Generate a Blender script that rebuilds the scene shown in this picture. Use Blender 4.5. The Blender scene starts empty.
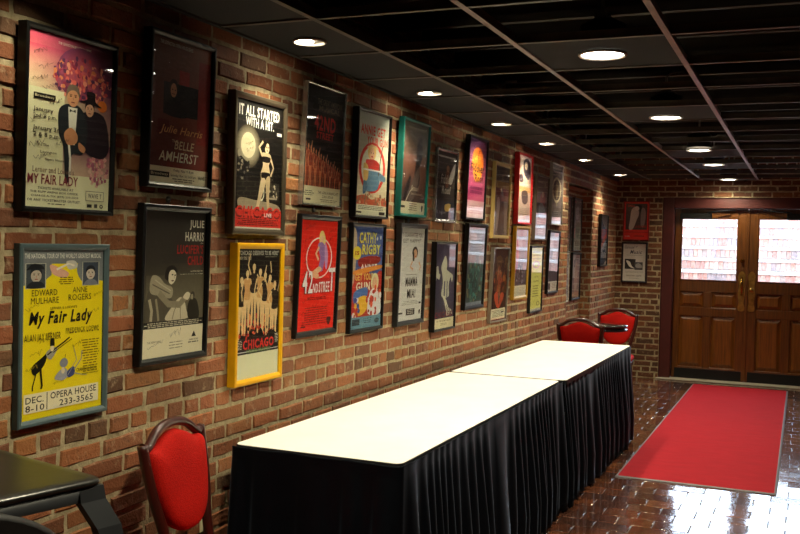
import bpy, math, random
from mathutils import Vector, Matrix
PI = math.pi
C = bpy.context.scene.collection
R = random.Random(7)

# ------------------------------------------------------------------ helpers
def lin(c):
    return c / 12.92 if c <= .04045 else ((c + .055) / 1.055) ** 2.4
def hx(h, a=1):
    return tuple(lin(int(h[i:i + 2], 16) / 255) for i in (0, 2, 4)) + (a,)

class MB:
    """collects vertices, faces, per-vertex colours and material slots for ONE mesh"""
    def __init__(s): s.v = []; s.f = []; s.c = []; s.m = []; s.sm = []
    def add(s, vs, fs, col=(1, 1, 1, 1), mi=0, smooth=False):
        b = len(s.v); s.v += [tuple(p) for p in vs]
        s.c += (col if isinstance(col, list) else [col] * len(vs))
        for f in fs: s.f.append([b + i for i in f]); s.m.append(mi); s.sm.append(smooth)
        return s
    def box(s, a, b, mi=0, bev=0, col=(1, 1, 1, 1)):
        (x0, y0, z0), (x1, y1, z1) = a, b
        if bev <= 0:
            vs = [(x, y, z) for z in (z0, z1) for x, y in ((x0, y0), (x1, y0), (x1, y1), (x0, y1))]
            return s.add(vs, [(3, 2, 1, 0), (4, 5, 6, 7), (0, 1, 5, 4), (1, 2, 6, 5), (2, 3, 7, 6), (3, 0, 4, 7)], col, mi)
        e = bev; vs = []
        for z, q in ((z0, e), (z0 + e, 0), (z1 - e, 0), (z1, e)):
            for (x, y) in ((x0 + q + e, y0 + q), (x1 - q - e, y0 + q), (x1 - q, y0 + q + e), (x1 - q, y1 - q - e),
                           (x1 - q - e, y1 - q), (x0 + q + e, y1 - q), (x0 + q, y1 - q - e), (x0 + q, y0 + q + e)):
                vs.append((x, y, z))
        fs = [tuple(range(7, -1, -1)), tuple(range(24, 32))]
        for k in range(3):
            for i in range(8):
                j = (i + 1) % 8; fs.append((k * 8 + i, k * 8 + j, k * 8 + 8 + j, k * 8 + 8 + i))
        return s.add(vs, fs, col, mi)
    def rings(s, rings, mi=0, cap=True, smooth=True, closed=True, col=(1, 1, 1, 1)):
        n = len(rings[0]); vs = [p for r in rings for p in r]; fs = []
        for k in range(len(rings) - 1):
            for i in range(n if closed else n - 1):
                j = (i + 1) % n; fs.append((k * n + i, k * n + j, (k + 1) * n + j, (k + 1) * n + i))
        s.add(vs, fs, col, mi, smooth)
        if cap:
            b = len(s.v) - len(vs)
            s.f.append([b + i for i in range(n - 1, -1, -1)]); s.m.append(mi); s.sm.append(False)
            s.f.append([b + (len(rings) - 1) * n + i for i in range(n)]); s.m.append(mi); s.sm.append(False)
        return s
    def tube(s, pts, r, n=10, mi=0, flat=1.0, up=None):
        pts = [Vector(p) for p in pts]; rs = r if isinstance(r, (list, tuple)) else [r] * len(pts)
        out = []; prev = Vector(up) if up else None
        for i, p in enumerate(pts):
            d = (pts[min(i + 1, len(pts) - 1)] - pts[max(i - 1, 0)]).normalized()
            if prev is None: prev = Vector((0, 0, 1)) if abs(d.z) < .9 else Vector((0, 1, 0))
            a = (prev - d * prev.dot(d)).normalized(); b = d.cross(a); prev = a
            out.append([p + a * math.cos(2 * PI * k / n) * rs[i] + b * math.sin(2 * PI * k / n) * rs[i] * flat for k in range(n)])
        return s.rings(out, mi)
    def lathe(s, prof, c=(0, 0, 0), n=32, mi=0, smooth=True):
        out = [[(c[0] + max(r, 1e-4) * math.cos(2 * PI * k / n), c[1] + max(r, 1e-4) * math.sin(2 * PI * k / n), c[2] + z) for k in range(n)] for r, z in prof]
        return s.rings(out, mi, True, smooth)
    def mesh(s, name):
        me = bpy.data.meshes.new(name); me.from_pydata(s.v, [], s.f)
        me.polygons.foreach_set('material_index', s.m); me.polygons.foreach_set('use_smooth', s.sm)
        if any(c != (1, 1, 1, 1) for c in s.c):
            at = me.color_attributes.new('Col', 'FLOAT_COLOR', 'POINT')
            at.data.foreach_set('color', [x for c in s.c for x in c])
        me.update(); return me
    def build(s, name, mats, parent=None, loc=None, rotz=0, fix=True):
        me = s.mesh(name)
        for m in (mats if isinstance(mats, (list, tuple)) else [mats]): me.materials.append(m)
        if fix:
            import bmesh
            bm = bmesh.new(); bm.from_mesh(me); bmesh.ops.recalc_face_normals(bm, faces=bm.faces); bm.to_mesh(me); bm.free()
        o = bpy.data.objects.new(name, me); C.objects.link(o)
        if parent: o.parent = parent
        if loc: o.location = loc
        o.rotation_euler = (0, 0, rotz)
        return o

def tag(o, label=None, cat=None, group=None, kind=None):
    if label: o['label'] = label
    if cat: o['category'] = cat
    if group: o['group'] = group
    if kind: o['kind'] = kind
    return o
def empty(name, loc, rotz=0, label=None, cat=None, group=None, kind=None):
    o = bpy.data.objects.new(name, None); C.objects.link(o); o.empty_display_size = .05
    o.location = loc; o.rotation_euler = (0, 0, rotz)
    return tag(o, label, cat, group, kind)
def dup(root, loc, rotz, label):
    r = root.copy(); C.objects.link(r); r.location = loc; r.rotation_euler = (0, 0, rotz); r['label'] = label
    for ch in list(root.children):
        c = ch.copy(); C.objects.link(c); c.parent = r
        for g in ch.children:
            d = g.copy(); C.objects.link(d); d.parent = c
    return r
def smooth_loop(pts, k=6, closed=True):
    out = []; n = len(pts)
    for i in range(n if closed else n - 1):
        p = [pts[(i + j) % n] if closed else pts[min(max(i + j, 0), n - 1)] for j in (-1, 0, 1, 2)]
        for q in range(k):
            t = q / k
            out.append(tuple(.5 * (2 * p[1][a] + (p[2][a] - p[0][a]) * t + (2 * p[0][a] - 5 * p[1][a] + 4 * p[2][a] - p[3][a]) * t * t
                             + (3 * p[1][a] - p[0][a] - 3 * p[2][a] + p[3][a]) * t ** 3) for a in range(len(pts[0]))))
    if not closed: out.append(tuple(pts[-1]))
    return out

# ------------------------------------------------------------------ materials
class NT:
    def __init__(s, name):
        s.m = bpy.data.materials.new(name); s.m.use_nodes = True; s.t = s.m.node_tree; s.t.nodes.clear()
        s.out = s.n('ShaderNodeOutputMaterial')
    def n(s, typ, **kw):
        o = s.t.nodes.new(typ)
        for k, v in kw.items():
            if k in o.inputs.keys(): s.set(o.inputs[k], v)
            else: setattr(o, k, v)
        return o
    def set(s, i, v):
        if isinstance(v, bpy.types.NodeSocket): s.t.links.new(v, i)
        else: i.default_value = v
    def pr(s, **kw):
        b = s.n('ShaderNodeBsdfPrincipled')
        for k, v in kw.items(): s.set(b.inputs[k.replace('_', ' ')], v)
        s.t.links.new(b.outputs[0], s.out.inputs[0]); return b
    def pos(s): return s.n('ShaderNodeTexCoord').outputs['Object']
    def noise(s, scale, detail=3, vec=None, rough=.55):
        o = s.n('ShaderNodeTexNoise'); s.set(o.inputs['Scale'], scale); s.set(o.inputs['Detail'], detail); s.set(o.inputs['Roughness'], rough)
        s.t.links.new(vec or s.pos(), o.inputs['Vector']); return o.outputs['Fac']
    def ramp(s, fac, stops):
        o = s.n('ShaderNodeValToRGB'); s.set(o.inputs[0], fac); e = o.color_ramp.elements
        while len(e) < len(stops): e.new(.5)
        for i, (p, c) in enumerate(stops): e[i].position = p; e[i].color = c if len(c) == 4 else tuple(c) + (1,)
        return o.outputs[0]
    def mix(s, fac, a, b, mode='MIX'):
        o = s.n('ShaderNodeMix', data_type='RGBA', blend_type=mode)
        s.set(o.inputs[0], fac); s.set(o.inputs[6], a); s.set(o.inputs[7], b); return o.outputs[2]
    def bump(s, h, strength=.3, dist=.005):
        o = s.n('ShaderNodeBump'); s.set(o.inputs['Strength'], strength); s.set(o.inputs['Distance'], dist); s.set(o.inputs['Height'], h); return o.outputs[0]
    def attr(s): return s.n('ShaderNodeVertexColor', layer_name='Col').outputs[0]
    def scaled(s, sc):
        o = s.n('ShaderNodeMapping'); o.inputs['Scale'].default_value = sc; s.t.links.new(s.pos(), o.inputs[0]); return o.outputs[0]

def plain(name, col, rough=.5, metal=0., coat=0., spec=.5, nscale=0, nvar=.2, bump=0, bscale=60):
    t = NT(name); c = hx(col) if isinstance(col, str) else col
    if nscale:
        d = tuple(x * (1 - nvar) for x in c[:3]) + (1,)
        c2 = tuple(min(1, x * (1 + nvar)) for x in c[:3]) + (1,)
        c = t.ramp(t.noise(nscale), [(.3, d), (.7, c2)])
    b = t.pr(Base_Color=c, Roughness=rough, Metallic=metal, Coat_Weight=coat, Specular_IOR_Level=spec)
    if bump: t.set(b.inputs['Normal'], t.bump(t.noise(bscale), bump, .002))
    return t.m
M = {}
t = NT('old_brick')
n1 = t.noise(38, 5); n2 = t.noise(7, 3); n3 = t.noise(130, 3)
c = t.mix(t.ramp(n1, [(.32, (0, 0, 0)), (.68, (1, 1, 1))]), t.attr(), (.9, .8, .74, 1), 'MULTIPLY')
c = t.mix(t.ramp(n1, [(.30, (.45, .45, .45)), (.45, (0, 0, 0))]), c, hx('33211b'))
c = t.mix(t.ramp(t.noise(17, 5, rough=.7), [(.57, (0, 0, 0)), (.72, (.6, .6, .6))]), c, hx('b59f80'))
t.pr(Base_Color=c, Roughness=.8, Specular_IOR_Level=.35, Normal=t.bump(t.mix(.4, n1, n3), .8, .009)); M['brick'] = t.m
t = NT('lime_mortar')
t.pr(Base_Color=t.ramp(t.noise(26, 4), [(.3, hx('8d8064')), (.7, hx('baab8a'))]), Roughness=.95, Specular_IOR_Level=.1, Normal=t.bump(t.noise(70, 5), .7, .008)); M['mortar'] = t.m
t = NT('sealed_paver')
n1 = t.noise(14, 4); n2 = t.noise(45, 4)
c = t.mix(t.ramp(n1, [(.3, (.0, .0, .0)), (.72, (.8, .8, .8))]), t.attr(), hx('2c1c17'))
t.pr(Base_Color=c, Roughness=t.ramp(n2, [(.3, (.07, .07, .07)), (.75, (.17, .17, .17))]), Coat_Weight=1., Coat_Roughness=.08, Coat_IOR=1.6, Specular_IOR_Level=.7,
     Normal=t.bump(t.mix(.35, n1, n2), .16, .006), Coat_Normal=t.bump(t.mix(.3, n1, n2), .10, .005)); M['paver'] = t.m
M['grout'] = plain('sealed_grout', '2a221e', .4, coat=.15, nscale=30, bump=.4, bscale=40)
t = NT('red_carpet')
n1 = t.noise(700, 2); n2 = t.noise(5, 3, t.scaled((1, 3, 1)))
c = t.mix(.5, t.ramp(n1, [(.3, hx('8e0f1b')), (.7, hx('bd1f2b'))]), t.ramp(n2, [(.3, hx('96121e')), (.7, hx('b01c28'))]))
b = t.pr(Base_Color=c, Roughness=.95, Specular_IOR_Level=.1, Sheen_Weight=.05, Normal=t.bump(n1, .6, .004)); M['carpet'] = t.m
M['carpet_edge'] = plain('rubber_edge', '6f6a70', .55, nscale=60)
def wood(name, a, b, sc=(18, 18, 1.2), rough=.35, coat=.3):
    t = NT(name); n = t.noise(3.2, 5, t.scaled(sc)); n2 = t.noise(60, 2, t.scaled((1, 1, .06)))
    t.pr(Base_Color=t.mix(.35, t.ramp(n, [(.25, hx(a)), (.75, hx(b))]), t.ramp(n2, [(.3, hx(a)), (.7, hx(b))])), Roughness=rough, Coat_Weight=coat, Coat_Roughness=.2)
    return t.m
M['door_wood'] = wood('varnished_oak', '3d1f07', '744415')
M['door_panel'] = wood('varnished_oak_panel', '4c280a', '8a521a')
M['frame_paint'] = plain('oxblood_paint', '481610', .5, nscale=12, nvar=.15)
M['mahogany'] = wood('dark_mahogany', '220b09', '47160f', rough=.3, coat=.4)
M['black_metal'] = plain('black_metal', '121212', .45, .3, nscale=20)
M['steel'] = plain('dull_steel', '85827c', .35, .9, nscale=40)
M['brass'] = plain('aged_brass', 'b08d48', .3, .85, nscale=25, nvar=.3)
M['bright_brass'] = plain('polished_brass', 'd0a548', .2, 1, nscale=25, nvar=.1)
t = NT('red_upholstery')
v = t.n('ShaderNodeTexVoronoi'); v.inputs['Scale'].default_value = 210; t.t.links.new(t.pos(), v.inputs['Vector'])
t.pr(Base_Color=t.mix(.4, t.ramp(v.outputs[0], [(.1, hx('760607')), (.6, hx('b4170f'))]), t.ramp(t.noise(8), [(.3, hx('94100a')), (.7, hx('aa160e'))])), Roughness=.8, Specular_IOR_Level=.1,
     Sheen_Weight=0, Normal=t.bump(v.outputs[0], .5, .002)); M['red_cloth'] = t.m
t = NT('black_satin')
t.pr(Base_Color=t.ramp(t.noise(9), [(.3, hx('04050a')), (.7, hx('080a10'))]), Roughness=.5, Specular_IOR_Level=.14, Specular_Tint=(.7, .85, 1, 1), Sheen_Weight=.12, Sheen_Tint=(.55, .7, 1, 1), Sheen_Roughness=.35, Normal=t.bump(t.noise(420, 2, t.scaled((1, 1, .3))), .12, .001)); M['skirt'] = t.m
M['tabletop'] = plain('cream_laminate', 'f4f1ea', .45, nscale=6, nvar=.03)
M['black_edge'] = plain('black_edging', '17171a', .5, nscale=15)
M['gloss_black'] = plain('gloss_black', '141416', .14, coat=.8, nscale=10, bump=.05, bscale=15)
M['worn_black'] = plain('worn_black_laminate', '1a1a18', .30, spec=.7, nscale=10, nvar=.2, bump=.08, bscale=30)
M['satin_black'] = plain('satin_black', '2b2d31', .42, nscale=10, nvar=.15)
M['black_vinyl'] = plain('black_vinyl', '0e0e10', .5, nscale=12)
M['tile_black'] = plain('black_ceiling_board', '0d0c0a', .9, nscale=50, bump=.3, bscale=90)
M['deck'] = plain('black_deck', '0b0a09', .9, nscale=5)
M['tee'] = plain('bronze_tee', '857269', .45, .3, nscale=9, nvar=.2)
M['tee_dark'] = plain('dark_tee', '4d463d', .5, .2, nscale=9, nvar=.25)
M['joist'] = plain('black_joist', '282520', .7, nscale=9)
M['white_trim'] = plain('white_enamel', 'cfc9bb', .4, nscale=20, nvar=.05)
M['plastic_ivory'] = plain('ivory_plastic', 'd8cda6', .4, nscale=30, nvar=.06)
M['plaster'] = plain('dark_plaster', '3a2d26', .9, nscale=4)
M['stone'] = plain('pale_stone', 'cfc8c4', .8, nscale=12, nvar=.1, bump=.3)
M['sill'] = plain('stone_sill', 'a59b8a', .7, nscale=14, nvar=.15, bump=.3)
M['concrete'] = plain('pale_concrete', 'b0aaa4', .9, nscale=6, nvar=.12, bump=.3)
t = NT('outdoor_brick')
t.pr(Base_Color=t.mix(t.ramp(t.noise(20, 3), [(.3, (.0, .0, .0)), (.7, (.5, .5, .5))]), t.attr(), hx('c9a79c')), Roughness=.9); M['out_brick'] = t.m
def emit(name, col, k):
    t = NT(name); e = t.n('ShaderNodeEmission'); e.inputs[0].default_value = col; e.inputs[1].default_value = k
    nz = t.noise(9); r = t.ramp(nz, [(0, col), (1, col)]); t.t.links.new(r, e.inputs[0])
    t.t.links.new(e.outputs[0], t.out.inputs[0]); return t.m
M['lamp_lens'] = emit('lamp_lens', (1, .94, .82, 1), 16)
M['lamp_bulb'] = emit('lamp_bulb', (1, .90, .70, 1), 60)
def glass(name, rough=.015, wav=0, tint=(1, 1, 1, 1), ior=1.5):
    t = NT(name); fr = t.n('ShaderNodeFresnel'); fr.inputs[0].default_value = ior
    tr = t.n('ShaderNodeBsdfTransparent'); tr.inputs[0].default_value = tint
    gl = t.n('ShaderNodeBsdfGlossy'); gl.inputs['Roughness'].default_value = rough
    if wav:
        b = t.bump(t.noise(9, 2, t.scaled((1, 1, 2.2))), wav, .02); t.t.links.new(b, gl.inputs['Normal']); t.t.links.new(b, fr.inputs['Normal'])
    geo = t.n('ShaderNodeNewGeometry'); inv = t.n('ShaderNodeMath', operation='SUBTRACT'); inv.inputs[0].default_value = 1; t.t.links.new(geo.outputs['Backfacing'], inv.inputs[1])
    mu = t.n('ShaderNodeMath', operation='MULTIPLY'); a1 = t.n('ShaderNodeMath', operation='MULTIPLY'); a1.inputs[1].default_value = 2; t.t.links.new(fr.outputs[0], a1.inputs[0]); a2 = t.n('ShaderNodeMath', operation='ADD'); a2.inputs[1].default_value = 1; t.t.links.new(fr.outputs[0], a2.inputs[0])
    a3 = t.n('ShaderNodeMath', operation='DIVIDE'); t.t.links.new(a1.outputs[0], a3.inputs[0]); t.t.links.new(a2.outputs[0], a3.inputs[1]); t.t.links.new(a3.outputs[0], mu.inputs[0]);   # both faces of the pane
    t.t.links.new(inv.outputs[0], mu.inputs[1])
    mx = t.n('ShaderNodeMixShader'); t.t.links.new(mu.outputs[0], mx.inputs[0]); t.t.links.new(tr.outputs[0], mx.inputs[1]); t.t.links.new(gl.outputs[0], mx.inputs[2])
    t.t.links.new(mx.outputs[0], t.out.inputs[0]); return t.m
M['glass'] = glass('picture_glass'); M['acrylic'] = glass('wavy_acrylic', .03, .35); M['window'] = glass('window_glass', .0)
t = NT('poster_ink')
t.pr(Base_Color=t.mix(.10, t.attr(), t.ramp(t.noise(55, 5, rough=.7), [(.3, (0, 0, 0)), (.7, (1, 1, 1))]), 'OVERLAY'), Roughness=.5, Specular_IOR_Level=.3); M['ink'] = t.m
M['backing'] = plain('card_backing', '2a241d', .9, nscale=20)
FR = {}
def framemat(col, rough=.4, metal=0., coat=0.):
    k = (col, rough, metal)
    if k not in FR: FR[k] = plain('frame_' + col, col, rough, metal, coat, .28, nscale=18, nvar=.08)
    return FR[k]

# ------------------------------------------------------------------ posters
TXT = {}
def text_shape(s, bold=0.0, shear=0.0):
    k = (s, bold, shear)
    if k not in TXT:
        cu = bpy.data.curves.new('lettering', 'FONT'); cu.body = s; cu.resolution_u = 2; cu.offset = min(bold, .03); cu.shear = shear; cu.space_character = 1.14 if bold > .012 else 1.04
        o = bpy.data.objects.new('lettering', cu); C.objects.link(o)
        me = bpy.data.meshes.new_from_object(o.evaluated_get(bpy.context.evaluated_depsgraph_get()))
        vs = [(p.co.x, p.co.y) for p in me.vertices]; fs = [tuple(p.vertices) for p in me.polygons]
        bpy.data.objects.remove(o); bpy.data.curves.remove(cu); bpy.data.meshes.remove(me)
        x0 = min(p[0] for p in vs); x1 = max(p[0] for p in vs); y0 = min(p[1] for p in vs); y1 = max(p[1] for p in vs)
        TXT[k] = ([((x - x0) / (x1 - x0), (y1 - y) / (y1 - y0)) for x, y in vs], fs)
    return TXT[k]

class Art:
    """flat printed sheet, drawn in 0..1 (x right, y down) and laid out on w x h metres"""
    def __init__(s, mb, w, h, y, z0, seed):
        s.mb, s.w, s.h, s.y, s.z0, s.k, s.step = mb, w, h, y, z0, 0, 6; s.ym = None; s.d = 1e-5; s.r = random.Random(seed)
    def put(s, pts, faces, cols):
        yy = s.y - s.k * s.d; s.k += s.step
        cl = lambda q: min(1, max(0, q))
        if s.ym: pts = [(x, s.fy(y)) for x, y in pts]
        gain = lambda c: tuple(min(.9, q * 1.32) for q in c[:3]) + (1,)      # printing inks
        cols = [gain(c) for c in cols] if isinstance(cols, list) else gain(cols)
        s.mb.add([((cl(x) - .5) * s.w, yy, s.z0 + (1 - cl(y)) * s.h) for x, y in pts], faces, cols)
    def poly(s, pts, c): s.put(pts, [tuple(range(len(pts)))[::-1]], hx(c))
    def run(s, cmds):
        s.d = min(8e-5, .0030 / (2 + sum(1 + q[5] / 6 if q[0] == 'sc' else 12 if q[0] in ('fig', 'face') else 1 for q in cmds))) / 6
        for q in cmds:
            getattr(s, 'c_' + q[0])(*q[1:])
    def fy(s, y):
        k = s.ym
        if y <= k[0][0]: return y
        for (a, b), (c, d) in zip(k, k[1:]):
            if y <= c: return b + (d - b) * (y - a) / (c - a)
        return y
    def c_ymap(s, knots): s.ym = knots
    def c_r(s, x0, y0, x1, y1, c, c2=None):
        a, b = hx(c), hx(c2 or c); s.put([(x0, y0), (x1, y0), (x1, y1), (x0, y1)], [(3, 2, 1, 0)], [a, a, b, b])
    def c_h(s, x0, y0, x1, y1, c, c2):
        a, b = hx(c), hx(c2); s.put([(x0, y0), (x1, y0), (x1, y1), (x0, y1)], [(3, 2, 1, 0)], [a, b, b, a])
    def c_q(s, tl, tr, br, bl, x0=0, y0=0, x1=1, y1=1):
        n = 8; A, B, D, E = map(hx, (tl, tr, br, bl)); vs = []; cs = []; fs = []
        for j in range(n + 1):
            for i in range(n + 1):
                u, v = i / n, j / n; vs.append((x0 + (x1 - x0) * u, y0 + (y1 - y0) * v))
                cs.append(tuple((A[k] * (1 - u) + B[k] * u) * (1 - v) + (E[k] * (1 - u) + D[k] * u) * v for k in range(4)))
        for j in range(n):
            for i in range(n): a = j * (n + 1) + i; fs.append((a + n + 1, a + n + 2, a + 1, a))
        s.put(vs, fs, cs)
    def c_e(s, cx, cy, rx, ry, c, inner=0):
        n = 24; o = [(cx + rx * math.cos(2 * PI * k / n), cy + ry * math.sin(2 * PI * k / n)) for k in range(n)]
        if not inner: return s.poly(o, c)
        i = [(cx + rx * inner * math.cos(2 * PI * k / n), cy + ry * inner * math.sin(2 * PI * k / n)) for k in range(n)]
        s.put(o + i, [(k + n, (k + 1) % n + n, (k + 1) % n, k) for k in range(n)], hx(c))
    def c_glow(s, cx, cy, rx, ry, c, c2):
        n = 24; o = [(cx + rx * math.cos(2 * PI * k / n), cy + ry * math.sin(2 * PI * k / n)) for k in range(n)]
        s.put([(cx, cy)] + o, [(0, (k + 1) % n + 1, k + 1) for k in range(n)], [hx(c)] + [hx(c2)] * n)
    def c_p(s, pts, c): s.poly(pts, c)
    def c_b(s, pts, c): s.poly(smooth_loop(pts, 5), c)
    def c_t(s, text, x0, y0, x1, y1, c, bold=.0, shear=0.):
        vs, fs = text_shape(text, bold, shear); s.put([(x0 + (x1 - x0) * a, y0 + (y1 - y0) * b) for a, b in vs], fs, hx(c))
    def c_g(s, x0, y0, x1, y1, n, c, fill=.5):
        dy = (y1 - y0) / n; vs = []; fs = []
        for k in range(n):
            half = (x1 - x0) * .5 * s.r.uniform(.72, 1); cx = (x0 + x1) / 2; x = cx - half
            while x < cx + half:
                w = min(s.r.uniform(.02, .09), cx + half - x); y = y0 + dy * k; b = len(vs)
                vs += [(x, y), (x + w, y), (x + w, y + dy * fill), (x, y + dy * fill)]; fs.append((b + 3, b + 2, b + 1, b)); x += w + .012
        s.put(vs, fs, hx(c))
    def c_l(s, pts, w, c):
        vs = []; fs = []; asp = s.w / s.h
        for i, p in enumerate(pts):
            a, b = pts[max(i - 1, 0)], pts[min(i + 1, len(pts) - 1)]
            dx, dy = b[0] - a[0], (b[1] - a[1]) / asp; L = math.hypot(dx, dy) or 1
            vs += [(p[0] - dy / L * w, p[1] + dx / L * w * asp), (p[0] + dy / L * w, p[1] - dx / L * w * asp)]
        for i in range(len(pts) - 1): fs.append((2 * i, 2 * i + 1, 2 * i + 3, 2 * i + 2))
        s.put(vs, fs, hx(c))
    def c_s(s, x, y, w, h, c, tilt=-.35):
        n = s.r.randint(9, 14); pts = []
        for i in range(n):
            a = i / (n - 1); pts.append((x + w * a + s.r.uniform(-.02, .02), y + tilt * w * a * .6 + (h if i % 2 else 0) * s.r.uniform(.3, 1)))
        s.c_l(smooth_loop(pts, 3, False), .0017, c)
    def c_sc(s, x0, y0, x1, y1, n, r, cols):
        s.step = 1
        for _ in range(n):
            a = s.r.random() * 2 * PI; q = math.sqrt(s.r.random())
            s.c_e((x0 + x1) / 2 + (x1 - x0) / 2 * q * math.cos(a), (y0 + y1) / 2 + (y1 - y0) / 2 * q * math.sin(a), r * s.r.uniform(.5, 1.2), r * .7 * s.r.uniform(.5, 1.2), s.r.choice(cols))
        s.step = 6; s.k += 6
    def c_fig(s, cx, y, h, skin, top, low, hair, arm=0, wd=1.):
        """a small generic standing dancer, y = crown, h = height"""
        a = h * 1.0 * s.h / s.w * wd; X = lambda q: cx + q * a; Y = lambda q: y + q * h
        for q in (-1, 1): s.c_b([(X(q * .075), Y(.42)), (X(q * .0), Y(.43)), (X(q * .012), Y(.7)), (X(q * .03), Y(1)), (X(q * .065), Y(1)), (X(q * .06), Y(.72)), (X(q * .085), Y(.55))], low)
        s.c_b([(X(-.09), Y(.17)), (X(.09), Y(.17)), (X(.06), Y(.32)), (X(.075), Y(.47)), (X(-.075), Y(.47)), (X(-.06), Y(.32))], top)
        if arm == 1: s.c_l([(X(-.08), Y(.2)), (X(-.15), Y(.05)), (X(-.10), Y(-.12))], .012 * h * 2, skin); s.c_l([(X(.08), Y(.2)), (X(.16), Y(.32)), (X(.08), Y(.43))], .012 * h * 2, skin)
        elif arm == 2: s.c_l([(X(-.08), Y(.2)), (X(-.17), Y(.32)), (X(-.08), Y(.43))], .012 * h * 2, skin); s.c_l([(X(.08), Y(.2)), (X(.16), Y(.02)), (X(.13), Y(-.14))], .012 * h * 2, skin)
        else: s.c_l([(X(-.09), Y(.19)), (X(-.14), Y(.36)), (X(-.12), Y(.5))], .012 * h * 2, skin); s.c_l([(X(.09), Y(.19)), (X(.14), Y(.36)), (X(.12), Y(.5))], .012 * h * 2, skin)
        s.c_e(X(0), Y(.06), .055 * a, .065 * h, hair); s.c_e(X(0), Y(.085), .04 * a, .055 * h, skin)
        s.c_r(X(-.02), Y(.13), X(.02), Y(.18), skin)
    def c_face(s, cx, cy, rx, ry, skin, hair, dark='2a1d18', turn=0):
        """head and shoulders detail: hair, face, brows, eyes, nose, mouth"""
        s.c_e(cx, cy + ry * .05, rx * .95, ry * 1.0, skin)
        s.c_b([(cx + rx * a, cy + ry * b) for a, b in ((-1.04, .15), (-1.02, -.55), (-.55, -1.12), (.5, -1.15), (1.0, -.6), (1.04, .15), (.8, -.3), (.3, -.62), (-.4, -.55), (-.82, -.25))], hair)
        for k in (-1, 1): s.c_e(cx + turn * rx * .2 + k * rx * .38, cy, rx * .16, ry * .07, dark); s.c_r(cx + turn * rx * .2 + k * rx * .38 - rx * .2, cy - ry * .2, cx + turn * rx * .2 + k * rx * .38 + rx * .2, cy - ry * .14, dark)
        s.c_r(cx + turn * rx * .3 - rx * .05, cy + ry * .1, cx + turn * rx * .3 + rx * .08, cy + ry * .36, 'a9765c'); s.c_e(cx + turn * rx * .2, cy + ry * .6, rx * .32, ry * .07, '7c3a2f')

def poster(label, wall, a0, a1, zb, zt, tilt, fcol, fw, depth, art, seed, mat_col=None, matw=0, paper='e8e4d8', gl='glass', rough=.4, metal=0., cat='poster', group='framed theatre posters hung on the brick wall'):
    w, h = a1 - a0, zt - zb
    if wall == 'left': loc, rz = (-2.066, (a0 + a1) / 2, zb), PI / 2
    elif wall == 'niche': loc, rz = (-2.176, (a0 + a1) / 2, zb), PI / 2
    else: loc, rz = ((a0 + a1) / 2, 11.514, zb), 0
    root = empty('framed_poster', loc, rz, label, cat, group); root.rotation_euler = (math.atan2(tilt, h), 0, rz)
    f = MB(); b = min(.003, fw * .2)
    prof = [(0, 0), (0, -depth + b), (b, -depth), (fw * .55, -depth), (fw - b, -depth + .004), (fw, -depth + .006), (fw, -.004)]
    rings = [[(-w / 2 + q, y, q), (w / 2 - q, y, q), (w / 2 - q, y, h - q), (-w / 2 + q, y, h - q)] for q, y in prof]
    f.rings(rings, 0, False, False)
    f.build('frame', framemat(fcol, rough, metal), root)
    MB().box((-w / 2 + .003, -.004, .003), (w / 2 - .003, -.0005, h - .003)).build('backing_board', M['backing'], root)
    iw, ih = w - 2 * fw + .002, h - 2 * fw + .002; yp = -depth + .012
    m = MB()
    m.box((-iw / 2, yp + .0002, fw - .001), (iw / 2, yp + .002, fw - .001 + ih), col=hx(paper))
    A = Art(m, iw, ih, yp, fw - .001, seed); A.run([('r', 0, 0, 1, 1, mat_col or paper)])
    if matw:
        A2 = Art(m, iw - 2 * matw, ih - 2 * matw, yp - .00003, fw - .001 + matw, seed); A2.run(art)
    else: A.run(art)
    m.build('poster_print', M['ink'], root, fix=False)
    MB().box((-iw / 2 + .001, yp - .0050, fw), (iw / 2 - .001, yp - .0036, fw + ih - .002)).build('glass_pane', M[gl], root)
    return root

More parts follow.
